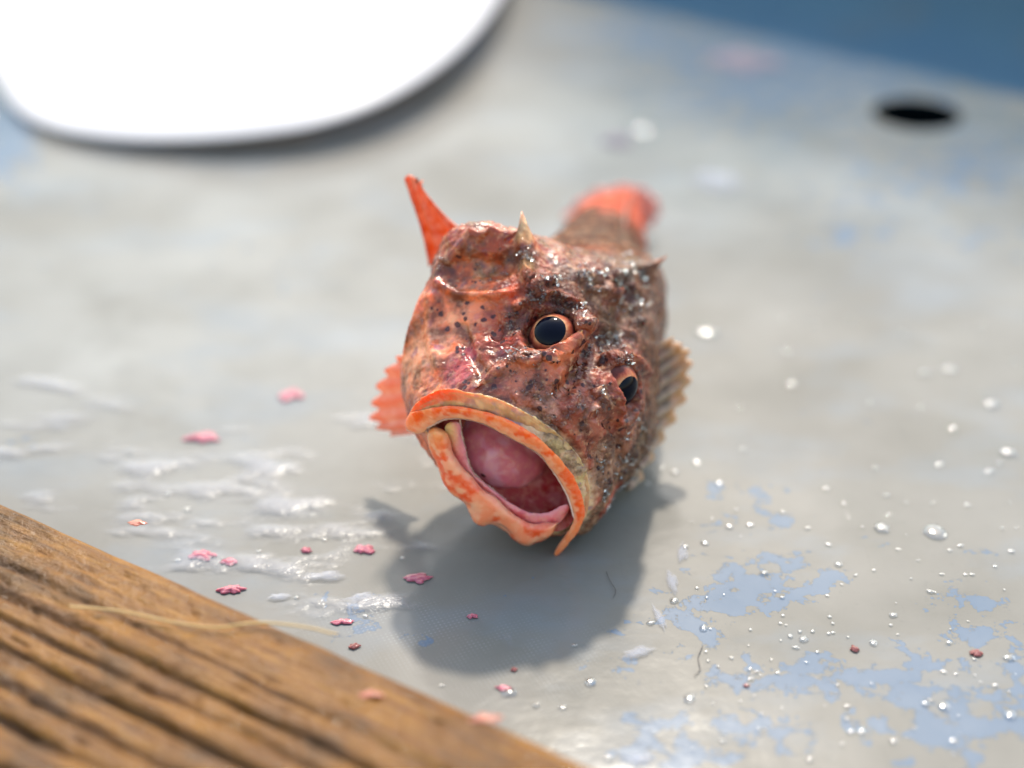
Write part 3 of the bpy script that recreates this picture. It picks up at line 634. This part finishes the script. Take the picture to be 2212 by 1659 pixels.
# ---- lips, gum and jaw bone
def mixc(c, w, d): return c + (np.asarray(d) - c) * np.clip(w, 0, 1)[..., None]
def c2(*pts): return [(837.1 + x * .3418, 648.1 + y * .3418) for x, y in pts]
def resample(P_, n):
    P_ = np.array(P_, float); q = cr(P_, np.linspace(0, len(P_) - 1, 400)); e = np.concatenate([[0], np.cumsum(np.linalg.norm(np.diff(q, axis=0), axis=1))]); e /= e[-1]
    return np.stack([np.interp(np.linspace(0, 1, n), e, q[:, k]) for k in range(q.shape[1])], 1)
def band(name, outer, inner, Ys, material, colfn, bulge=12, back=26, n=240, m=40, lump=2.0, edge=0.0, rag=.8, frag=10., lf=34., knobs=()):
    """a fleshy band between an outer and an inner outline, rounded towards the front, with depth behind"""
    A_, B_ = resample(outer, n), resample(inner, n); Yc = cr(np.array(Ys, float)[:, None], np.linspace(0, len(Ys) - 1, n))[:, 0]
    t_ = np.linspace(0, 1, n); endc = np.clip(np.minimum(t_, 1 - t_) * n / 14, 0, 1); endc = np.sqrt(1 - (1 - endc) ** 2)
    mid = (A_ + B_) / 2; A_ = mid + (A_ - mid) * endc[:, None]; B_ = mid + (B_ - mid) * endc[:, None]
    secs = [(0, 0 + edge, 0), (.12, .62, 0), (.35, 1, 0), (.65, 1, 0), (.88, .62, 0), (1, 0, 0), (.86, -.8, 1), (.5, -1, 1), (.14, -.8, 1)]
    rows = []
    for f_, y_, bk in secs:
        p_ = A_ + (B_ - A_) * f_; rows.append([LY(p_[k, 0], p_[k, 1], Yc[k] + (bulge if not bk else back) * y_ * endc[k]) for k in range(n)])
    rows = np.array(rows)                                   # (secs, n, 3)
    G_ = np.swapaxes(cr(rows, np.linspace(0, len(secs), m, endpoint=False), True), 0, 1)
    nn_ = normals_grid(G_); ctr_ = G_.mean(1, keepdims=True)
    if ((G_ - ctr_) * nn_).sum() < 0: nn_ = -nn_
    G_ = G_ + nn_ * ((lump * fbm(G_ / lf, 3) + rag * fbm(G_ / frag, 3)) * endc[:, None])[..., None]
    for (ku, kv, ky, kr, ka) in knobs:
        G_ = G_ + nn_ * (ka * np.exp(-(np.linalg.norm(G_ - LY(ku, kv, ky), axis=-1) / kr) ** 2))[..., None]
    ca = np.broadcast_to(np.interp(np.linspace(0, 9, m, endpoint=False), [0, 5, 9], [0, 1, 0])[None], G_.shape[:2])   # 0 at the outer edge, 1 at the inner
    cc = colfn(G_, np.repeat(t_[:, None], m, 1), ca)
    mesh_obj(name, L2W(G_).reshape(-1, 3) - base, grid_faces(n, m, True) + [tuple(range(m))[::-1], tuple((n - 1) * m + k for k in range(m))], material, fish, True, dict(Col=cc.reshape(-1, 3)))
def lip_col(G_, s_, ca):
    c = np.broadcast_to(srgb(236, 92, 30), G_.shape).copy()
    bands = smooth(.0, .25, fbm(np.stack([s_ * 22, ca * 1.2, s_ * 0], -1), 2))
    c = mixc(c, bands * .55, srgb(240, 150, 100)); c = mixc(c, smooth(.4, .85, ca + .3 * fbm(G_ / 16, 3)) * .75, srgb(244, 180, 150)); c = mixc(c, smooth(.82, .97, s_) * .6, srgb(238, 150, 106)); return c * np.array([1, .88, .72])
def lowlip_col(G_, s_, ca):
    c = np.broadcast_to(srgb(236, 140, 104), G_.shape).copy()
    c = mixc(c, smooth(-.08, .3, fbm(G_ / 60 + 4, 3)), srgb(228, 84, 36)); c = mixc(c, smooth(.05, .5, fbm(G_ / 40 + 60, 3)) * .75, srgb(240, 176, 146))
    c = mixc(c, smooth(.5, 1, ca) * .6, srgb(240, 168, 160)); c = mixc(c, smooth(.2, 0, s_) * .7, srgb(238, 172, 110)); return c * np.array([1, .9, .78])
UPO = c2((112, 800), (150, 718), (260, 685), (400, 670), (520, 684), (650, 714), (760, 754), (880, 820), (980, 890), (1080, 990), (1160, 1090), (1215, 1200), (1245, 1310), (1235, 1400), (1190, 1480), (1115, 1575), (1075, 1632))
UPI = c2((128, 836), (200, 832), (270, 798), (340, 760), (430, 748), (520, 757), (620, 787), (740, 850), (850, 910), (950, 965), (1020, 1050), (1085, 1140), (1130, 1220), (1155, 1290), (1175, 1360), (1160, 1430), (1090, 1530), (1040, 1600))
band("upper_lip", UPO, UPI, [190, 206, 218, 226, 230, 226, 216, 204, 196, 192, 192], M_lip, lip_col, bulge=9, back=22, lump=1.5, knobs=[(896, 918, 196, 24, 9), (920, 896, 204, 16, -3)])
LOWO = c2((236, 815), (252, 900), (288, 990), (330, 1080), (365, 1160), (430, 1232), (488, 1282), (528, 1355), (572, 1402), (640, 1408), (720, 1452), (800, 1512), (870, 1547), (940, 1532), (1010, 1502), (1035, 1470))
LOWI = c2((350, 790), (392, 870), (412, 955), (450, 1025), (525, 1105), (605, 1190), (685, 1252), (765, 1332), (860, 1392), (960, 1420), (1060, 1405), (1105, 1370))
band("lower_lip", LOWO, LOWI, [188, 197, 206, 213, 218, 218, 214, 206, 198], M_lip, lowlip_col, bulge=20, back=34, lump=4.0, rag=.6, lf=50., knobs=[(1040, 1118, 218, 22, 12), (1020, 1085, 216, 16, -6), (985, 1050, 210, 24, 8), (1130, 1160, 220, 24, 10), (1085, 1140, 220, 16, -6), (1180, 1140, 206, 18, 7)])
GUMI = c2((462, 752), (470, 840), (488, 920), (505, 1000), (542, 1088), (602, 1148), (680, 1208), (742, 1260), (820, 1310), (920, 1344), (1020, 1338), (1100, 1300), (1150, 1272))
GUMO = c2((340, 785), (385, 870), (402, 955), (440, 1028), (515, 1108), (595, 1195), (675, 1258), (755, 1338), (855, 1400), (960, 1428), (1065, 1412), (1150, 1350))
def gum_col(G_, s_, ca):
    c = mixc(np.broadcast_to(srgb(222, 132, 140), G_.shape).copy(), smooth(0, .5, fbm(G_ / 30, 3)), srgb(206, 92, 104)); c = mixc(c, smooth(.3, .9, ca) * .5, srgb(222, 150, 180))
    return mixc(c, smooth(.22, .02, s_) * smooth(.8, .3, ca), srgb(236, 206, 150)) * np.array([.95, .8, .68])
band("gum", GUMO, GUMI, [178, 186, 193, 200, 204, 204, 200, 192, 182], M_mouth, gum_col, bulge=8, back=30, lump=3.0)
def max_col(G_, s_, ca):
    c = np.broadcast_to(srgb(204, 168, 130), G_.shape).copy(); c = mixc(c, smooth(.0, .4, fbm(G_ / 30, 3)), srgb(224, 190, 150)); c = mixc(c, smooth(.1, .45, fbm(G_ / 22 + 31, 3)) * .7, srgb(176, 146, 150))
    streak = fbm(np.stack([s_ * 6, ca * 9, s_ * 0], -1), 3); c = mixc(c, smooth(.05, .35, streak) * .45, srgb(186, 160, 104))
    c = mixc(c, smooth(.66, .3, ca + .35 * streak) * smooth(.34, .16, s_), srgb(234, 92, 40)); c = mixc(c, smooth(.12, .02, s_), srgb(238, 140, 88)); c = mixc(c, smooth(.8, .95, s_ + .3 * streak) * .4, srgb(232, 180, 160)); return c * np.array([.86, .76, .64])
MXO = c2((112, 770), (150, 690), (220, 622), (320, 568), (420, 562), (520, 586), (640, 606), (760, 650), (880, 712), (1000, 785), (1110, 872), (1200, 975), (1255, 1090), (1278, 1210), (1268, 1320), (1248, 1400))
MXI = c2((135, 800), (190, 745), (280, 716), (400, 700), (520, 712), (650, 740), (760, 782), (870, 845), (970, 915), (1070, 1012), (1145, 1105), (1200, 1205), (1228, 1310), (1226, 1390))
band("upper_jaw_bone", MXO, MXI, [182, 194, 204, 210, 214, 211, 205, 196, 187, 180, 176, 176], M_lip, max_col, bulge=3, back=26, lump=4.0, lf=30.)
UP = [LY(a_, b_, y_) for (a_, b_), y_ in zip(resample(UPI, 13)[1:11], [206, 214, 220, 224, 225, 222, 216, 208, 200, 195])]
GM = [LY(a_, b_, y_) for (a_, b_), y_ in zip(resample(GUMI, 13)[:8], [176, 182, 187, 192, 196, 198, 198, 196])]
# villiform teeth: one fine row on each jaw
def teeth(name, pts, n, sgn):
    pts = np.array(pts, float); cl = cr(pts, np.linspace(0, len(pts) - 1, n)); V_, F_ = [], []
    ctr = np.array([20., 190, -235])
    for c_ in cl:
        d = ctr - c_; d /= np.linalg.norm(d); c0 = c_ - d * 3 + np.array([0, 2, 0]); hgt = random.uniform(6, 9)
        sidev = np.cross(d, [0, 1, 0]); sidev /= np.linalg.norm(sidev); k0 = len(V_)
        for q in range(5):
            a_ = 2 * math.pi * q / 5; V_.append(c0 + sidev * 2.6 * math.cos(a_) + np.array([0, 1, 0]) * 2.6 * math.sin(a_))
        V_.append(c0 + d * hgt + np.array([0, -1.5, 0])); F_ += [(k0 + q, k0 + (q + 1) % 5, k0 + 5) for q in range(5)]
    mesh_obj(name, L2W(np.array(V_)) - base, F_, M_tooth, fish)
teeth("teeth", UP, 130, 1); teeth("teeth", GM, 70, 1)

# ---- eyes
def eye(c_, nn_, rad, prad):
    z_ = nn_; x_ = np.cross(z_, [0, 1, .2]); x_ /= np.linalg.norm(x_); y_ = np.cross(z_, x_)
    def capmesh(r_, a0, a1, n, m, squash=1.0):
        th = np.linspace(a0, a1, n); ph = np.linspace(0, 2 * np.pi, m, endpoint=False)
        G_ = c_ + r_ * (np.sin(th)[:, None, None] * (np.cos(ph)[None, :, None] * x_ + np.sin(ph)[None, :, None] * y_) + np.cos(th)[:, None, None] * z_ * squash); return th, G_
    th, G_ = capmesh(rad, .02, math.pi - .02, 48, 72)
    r_at = np.repeat((th / (math.pi / 2))[:, None], 72, 1)
    ey = mesh_obj("eye", L2W(G_).reshape(-1, 3) - base, grid_faces(48, 72, True) + [tuple(range(72))], M_iris, fish, True, dict(rad=np.clip(r_at, 0, 1).ravel()))
    pa = math.asin(prad / rad); th, G_ = capmesh(rad * 1.012, .001, pa, 16, 64)
    th2 = np.linspace(0, 1, 16); G_ = G_ + (z_ * (2.0 * (1 - th2 ** 4)))[None] .reshape(1, 1, 3) if False else G_
    mesh_obj("pupil", L2W(G_).reshape(-1, 3) - base, grid_faces(16, 64, True) + [tuple(range(64))], M_pupil, ey)
for (p, nn_, c_) in EYES: eye(c_, nn_, 58, 35.5)

# ---- fins
def fin(name, inner, outer, nr, colr, thick=3.0, wave=7.0, scallop=0.0, tipcol=None, n=26, pinch=0.0):
    a_, b_ = np.array(inner, float), np.array(outer, float); m = nr * 8
    A_ = cr(a_, np.linspace(0, len(a_) - 1, m)); Bq = cr(b_, np.linspace(0, len(b_) - 1, m)); s_ = np.linspace(0, nr, m)
    t_ = np.linspace(0, 1, n); ray_ = np.cos(2 * np.pi * s_) * .5 + .5
    ln = 1 - scallop * (1 - ray_) ** 1.5
    G_ = A_[None] + (Bq - A_)[None] * (t_[:, None] * ln[None])[..., None]
    G_ = G_.mean(1, keepdims=True) + (G_ - G_.mean(1, keepdims=True)) * (1 - pinch * np.sin(np.pi * t_))[:, None, None]
    nn_ = normals_grid(G_, False)
    nn_ *= np.sign(((VIEW - G_) * nn_).sum(-1, keepdims=True))
    w = (ray_[None] * wave + 2.2 * fbm(G_ / 24, 3)) * (.4 + .6 * t_[:, None])
    top = G_ + nn_ * w[..., None]; bot = top - nn_ * (thick * (1.15 - .8 * t_[:, None]) + ray_[None] * thick)[..., None]
    c0, c1 = srgb(*colr[0]), srgb(*colr[1]); cc = np.broadcast_to(c0, G_.shape).copy(); cc = mixc(cc, ray_[None] * .8 + 0 * w, c1); cc = mixc(cc, smooth(.0, .6, fbm(G_ / 30, 3)) * .6, srgb(*colr[2]))
    if tipcol: cc = mixc(cc, smooth(.55, .95, t_)[:, None] + 0 * w, srgb(*tipcol))
    k = n * m; V_ = np.concatenate([top.reshape(-1, 3), bot.reshape(-1, 3)]); F_ = grid_faces(n, m) + [f[::-1] for f in grid_faces(n, m, off=k)]
    edge = [i * m for i in range(n)] + [(n - 1) * m + j for j in range(1, m)] + [i * m + m - 1 for i in range(n - 2, -1, -1)] + [j for j in range(m - 2, 0, -1)]
    F_ += [(edge[q], edge[(q + 1) % len(edge)], k + edge[(q + 1) % len(edge)], k + edge[q]) for q in range(len(edge))]
    Vw = L2W(V_); Vw[:, 2] = np.maximum(Vw[:, 2], .0008)
    return mesh_obj(name, Vw - base, F_, M_fin, fish, True, dict(Col=np.concatenate([cc.reshape(-1, 3)] * 2)))
fin("pectoral_fin", [LY(*q) for q in [(905, 770, -90), (900, 830, -75), (905, 890, -50), (915, 935, -20)]],
    [LY(*q) for q in [(862, 768, -110), (826, 812, -100), (806, 868, -85), (806, 915, -65), (850, 942, -35)]], 6, ((238, 156, 122), (240, 132, 92), (246, 196, 168)), wave=10, scallop=.16, thick=5)
fin("gill_fin", [LY(*q) for q in [(928, 575, -300), (960, 555, -300), (1012, 505, -300)]],
    [LY(*q) for q in [(878, 380, -330), (888, 376, -330), (902, 392, -330)]], 2, ((222, 100, 34), (206, 92, 56), (234, 140, 92)), wave=16, thick=5, tipcol=(232, 130, 92), pinch=.2)
fin("pectoral_fin", [LY(*q) for q in [(1392, 765, -320), (1398, 830, -290), (1390, 900, -220), (1378, 980, -150), (1355, 1060, -70)]],
    [LY(*q) for q in [(1448, 728, -380), (1486, 762, -390), (1480, 840, -340), (1430, 935, -260), (1376, 1030, -130)]], 9, ((112, 92, 78), (192, 168, 142), (140, 92, 74)), wave=17, scallop=.07, thick=7, tipcol=(196, 150, 98))
fin("tail_fin", [LY(*q) for q in [(1290, 505, -1500), (1330, 500, -1500), (1370, 490, -1500)]],
    [LY(*q) for q in [(1218, 470, -1600), (1280, 418, -1650), (1370, 405, -1650), (1420, 440, -1620), (1405, 490, -1580)]], 7, ((190, 98, 84), (206, 116, 98), (206, 92, 70)), wave=14, thick=8)
# dorsal spines along the back
ds = []
for k in range(6):
    Y = -760 - 75 * k; cx_ = 30 + .17 * (-Y - 730); zt_ = -135 - .44 * (-Y - 730); ds.append(((cx_, Y, zt_), (cx_ - 30, Y - 110, zt_ - 5)))
fin("dorsal_fin", [d[0] for d in ds], [d[1] for d in ds], 6, ((150, 92, 76), (176, 110, 90), (120, 70, 60)), wave=8, scallop=.35, thick=4)

# ------------------------------------------------------------------ wet things on the tray
def dome(name, r_, hgt, m, seed=0, n=14, k=32, irr=.12, fr=1.3):
    V_ = []; ph = np.linspace(0, 2 * np.pi, k, endpoint=False); w = 1 + irr * perlin(np.stack([np.cos(ph) * fr + seed * 3.7, np.sin(ph) * fr, ph * 0 + .5], -1))
    for i in range(n):
        t_ = math.sin((i + 1) / n * math.pi / 2); z_ = (math.sqrt(max(0, 1.06 - (t_ * (1 - .0 * t_)) ** 2)) - math.sqrt(.06)) / (math.sqrt(1.06) - math.sqrt(.06)) * hgt
        V_ += [(r_ * t_ * w_ * math.cos(p), r_ * t_ * w_ * math.sin(p), z_) for p, w_ in zip(ph, w)]
    V_.append((0, 0, hgt)); F_ = [tuple(f[::-1]) for f in grid_faces(n, k, True)] + [(j, (j + 1) % k, n * k) for j in range(k)]
    tk = np.concatenate([np.repeat(1 - np.sin((np.arange(n) + 1) / n * math.pi / 2) ** 2, k), [1]])
    return mesh_obj(name, V_, F_, m, None, True, dict(thick=tk))
protos = [dome("water_droplet", 1, .30, M_dropl, s, irr=.12 + .08 * s) for s in range(5)]
for o in protos: C.objects.unlink(o)
def droplet(u, v, rpx, label=None, z=.0003):
    p = on_z(u, v, z); d = np.linalg.norm(p - CAM); r_ = rpx * d / FPX
    o = random.choice(protos).copy(); C.objects.link(o); o.location = p; o.scale = (r_ * random.uniform(.85, 1.25), r_, r_ * random.uniform(.8, 1.15)); o.rotation_euler = (0, 0, random.uniform(0, 6.28))
    tag(o, label or "small clear water droplet on the grey tray", "droplet", "water droplets on the tray"); return o
DROPS = [(1700, 760, 8), (1712, 830, 12), (1998, 805, 12), (2060, 925, 10), (2138, 1017, 9), (1505, 998, 10), (1457, 1020, 9), (1397, 1045, 9), (1605, 970, 7), (1553, 1043, 9), (1575, 1137, 8), (1620, 1132, 8), (1522, 1172, 8), (1652, 1238, 10), (1812, 1218, 9), (1745, 1140, 6), (1915, 1070, 7), (1785, 1055, 6), (2030, 1003, 8), (2075, 1178, 6), (2185, 1190, 7),
         (1457, 1297, 11), (1405, 1345, 9), (1520, 1356, 9), (1240, 1393, 7), (1275, 1472, 13), (1490, 1508, 12), (1158, 1523, 8), (1215, 1527, 8), (1315, 1637, 8), (2010, 1277, 8), (1930, 1328, 9), (2050, 1388, 6), (1735, 1380, 10), (1707, 1373, 6), (1887, 1388, 9), (1720, 1398, 7), (1620, 1445, 6), (1680, 1452, 5), (1622, 1465, 6), (2000, 1520, 8), (1830, 1525, 7), (1830, 1553, 6), (1838, 1580, 8), (1862, 1580, 8), (2180, 1420, 11), (365, 1066, 8), (405, 1100, 8),
         (1760, 700, 7), (1840, 690, 7), (1690, 690, 6), (1880, 870, 7), (1950, 720, 7), (2120, 700, 7), (2160, 1000, 7), (1990, 880, 7), (2090, 1090, 7), (1600, 880, 6), (1430, 1010, 6), (640, 1290, 6), (560, 1190, 6), (870, 1205, 7), (700, 1165, 6), (385, 1210, 8), (790, 1330, 6), (955, 1480, 5), (1480, 1180, 7), (1790, 1175, 6), (1690, 1290, 5), (1580, 1420, 5), (2100, 1240, 6), (2150, 1480, 7), (1930, 1600, 8), (2060, 1600, 8), (1750, 1640, 8), (1560, 1600, 7), (1890, 1010, 7), (2190, 780, 8)]
for q in DROPS: droplet(*q)
for _ in range(90):
    u, v = rng.uniform(1480, 2200), rng.uniform(1080, 1640); droplet(u, v, rng.uniform(2.5, 5.0), "tiny clear water droplet on the grey tray")
droplet(2020, 1148, 25, "largest water droplet on the right, a wide ring of light")
droplet(1906, 1140, 17, "ring shaped water droplet left of the largest one")
droplet(2142, 872, 18, "blurred round droplet near the right edge, above the ring droplets"); droplet(2178, 978, 18, "bright droplet at the right edge of the tray"); droplet(2052, 797, 17, "upper right blurred droplet below the drain hole")
droplet(1525, 718, 20, "big blurred droplet close beside the fish's left fin"); droplet(1100, 1495, 15, "round droplet beside an orange scrap near the plank"); droplet(2040, 1525, 13, "bright droplet on blue paint near the lower right corner")
droplet(2185, 1545, 14, "blurred bright droplet in the lower right corner"); droplet(1390, 282, 24, "blurred round droplet behind the fish beside a pink scrap")

def blob(name, u, v, ru, rv, hpx, m, label, cat, group=None, z=.0003, rot=0.0, irr=.65):
    p = on_z(u, v, z); d = np.linalg.norm(p - CAM); a_ = ru * d / FPX; st_ = rv * d / FPX / math.sin(math.asin(CAM_H / d)); o = dome(name, 1, .55, m, rng.uniform(0, 9), irr=irr, k=48, fr=1.9)
    co = np.array([v_.co for v_ in o.data.vertices]); co[:, 2] *= 1 + .5 * perlin(co * 2.2 + rng.uniform(0, 9)); o.data.vertices.foreach_set('co', co.ravel())
    o.location = p; o.scale = (a_, st_, hpx * d / FPX); o.rotation_euler = (0, 0, rot); tag(o, label, cat, group); return o
SCR = "scraps of flesh and blood on the tray"
for u, v, ru, rv, hp, m, lab in [
    (440, 946, 34, 12, 12, M_blood, "blurred pink flesh scrap left of the fish, near the plank's far end"), (628, 854, 24, 12, 10, M_blood, "faint blurred pink scrap beside the fish's ragged orange fin"),
    (437, 1199, 32, 9, 12, M_blood, "bright pink flesh scrap just above the plank edge"), (492, 1213, 17, 7, 8, M_blood, "small pink scrap right beside the bright pink one"), (663, 1189, 12, 6, 8, M_blood, "tiny pink scrap in the puddle water"),
    (788, 1187, 24, 10, 10, M_blood, "pink scrap at the left edge of the fish's shadow"), (498, 1274, 28, 9, 12, M_blood, "pink scrap with a drop touching the plank edge"), (903, 1250, 32, 9, 10, M_blood, "long dark pink scrap at the rim of the fish's shadow"),
    (738, 1343, 22, 6, 7, M_blood, "thin pink scrap beside flaking blue paint"), (765, 1396, 11, 6, 9, M_dark, "brown bloody drop close to the plank edge"), (1020, 1331, 11, 5, 8, M_blood, "small dark pink scrap inside the fish's shadow"),
    (1110, 1446, 7, 4, 5, M_dark, "tiny dark red speck below the fish's shadow"), (1087, 1486, 16, 6, 6, M_blood, "orange pink scrap beside a round droplet"), (1846, 1402, 9, 6, 9, M_dark, "dark red blood drop among droplets on the right"),
    (2110, 1411, 14, 7, 9, M_dark, "brown blood drop near the right edge"), (1612, 1480, 7, 3, 4, M_dark, "tiny dark red speck on the worn blue paint"), (1335, 303, 30, 13, 10, M_pale, "pinkish blurred scrap behind the fish near a droplet"), (1612, 132, 80, 20, 14, M_pale, "pale pink blurred scrap in front of the far blue rim")]:
    blob("flesh_scrap", u, v, ru, rv, hp, m, lab, "flesh scrap", SCR)
for u, v, ru, rv, hp, rot, lab in [(1474, 1195, 13, 22, 2.5, -.1, "upper piece of the broken painted glint streak right of the fish's shadow"), (1452, 1255, 12, 26, 2.5, .1, "middle piece of the broken painted glint streak right of the fish's shadow"), (1425, 1335, 11, 30, 2.5, .2, "lower piece of the broken painted glint streak right of the fish's shadow"), (1380, 1410, 42, 13, 7, .5, "curled painted glint on the grey tray below the long streak"), (1550, 395, 60, 32, 12, .5, "bright blurred painted glint behind the fish"), (1382, 1642, 34, 12, 8, .1, "bright water blob near the plank's right end"),
                              (700, 1246, 50, 12, 12, .1, "raised water blob with painted sky sheen beside pink scraps"), (600, 1290, 28, 8, 8, .2, "flat water patch with painted sky sheen at the plank edge"), (780, 1290, 40, 9, 10, .3, "water blob with painted sky sheen below the long pink scrap")]:
    blob("glint_smear", u, v, ru, rv, hp, M_glint, lab, "slime", "wet patches on the tray with glints in their colour", rot=rot, irr=.45)  # water patches whose glints and sky sheen are painted as diffuse white
# sheet of water left of the fish, its sky reflections painted milky white
gu, gv = np.meshgrid(np.linspace(-.16, .0, 300), np.linspace(.33, .47, 260)); P = np.stack([gu, gv, gu * 0], -1); pp = proj(P.reshape(-1, 3)); u, v = pp[:, 0].reshape(gu.shape), pp[:, 1].reshape(gu.shape)
env = np.exp(-(((u - 540) / 360) ** 4 + ((v - 1120) / 150) ** 4)); hgt = fbm(np.stack([gu * 34, gv * 70, gu * 0], -1), 4) + .16 + .45 * (env - .8)
P[..., 2] = np.where(hgt > 0, .0003 + .0006 * smooth(0, .7, hgt), -.001); keep = (hgt > 0).ravel()
F = [f for f in grid_faces(*gu.shape) if keep[list(f)].all()]; used = np.unique(np.array(F)); rem = -np.ones(gu.size, int); rem[used] = np.arange(len(used))
tag(mesh_obj("sheen_puddle", P.reshape(-1, 3)[used], rem[np.array(F)], M_film, None, True, dict(thick=smooth(0, .8, hgt).ravel()[used])), "lumpy sheet of water with painted sky sheen on the tray between plank and fish", "puddle", None, 'stuff')
# hairs and a straw fibre
def strand(name, pts, r_, m, label, cat, z=.0004):
    P_ = np.array([on_z(*q, z) for q in pts]); P_ = cr(P_, np.linspace(0, len(P_) - 1, 40)); tn = np.gradient(P_, axis=0); tn /= np.linalg.norm(tn, axis=1)[:, None]; sd_ = np.cross(tn, [0, 0, 1]); a_ = np.linspace(0, 2 * np.pi, 6, endpoint=False)
    G_ = P_[:, None] + sd_[:, None] * (np.cos(a_) * r_)[None, :, None] + np.array([0, 0, 1]) * (np.sin(a_) * r_)[None, :, None]
    tag(mesh_obj(name, G_.reshape(-1, 3), grid_faces(40, 6, True), m), label, cat)
strand("hair", [(1518, 1395), (1508, 1420), (1512, 1445), (1500, 1460)], .00009, M_hair, "thin dark hair standing curled on the grey tray beside blue flakes", "hair")
strand("hair", [(1310, 1235), (1318, 1255), (1330, 1275), (1325, 1290)], .00008, M_hair, "thin dark hair near the right edge of the fish's shadow", "hair")
strand("straw_fibre", [(150, 1310), (260, 1320), (380, 1345), (470, 1355), (560, 1345), (660, 1355), (730, 1372)], .00028, M_straw, "long pale fibre lying along the wooden plank", "fibre", PZ + .0012)
for u, v, ru, rv, lab in [(800, 1500, 26, 8, "red scrap stuck on the plank, left of the orange ones"), (1050, 1552, 34, 9, "orange pink scrap at the plank's far edge"), (300, 1130, 20, 6, "small pink wet scrap at the plank's upper left end")]:
    blob("flesh_scrap", u, v, ru, rv, 6, M_orange, lab, "flesh scrap", "scraps of flesh on the plank", z=PZ + .0004)

so.data.cycles.is_caustics_light = True; table.cycles.is_caustics_receiver = True
for o in C.objects:
    if o.name.startswith("water_droplet"): o.cycles.is_caustics_caster = True
for o in list(C.objects):
    if o.parent is None and o.type in ('MESH', 'EMPTY'):
        o.location = o.location * K; o.scale = o.scale * K
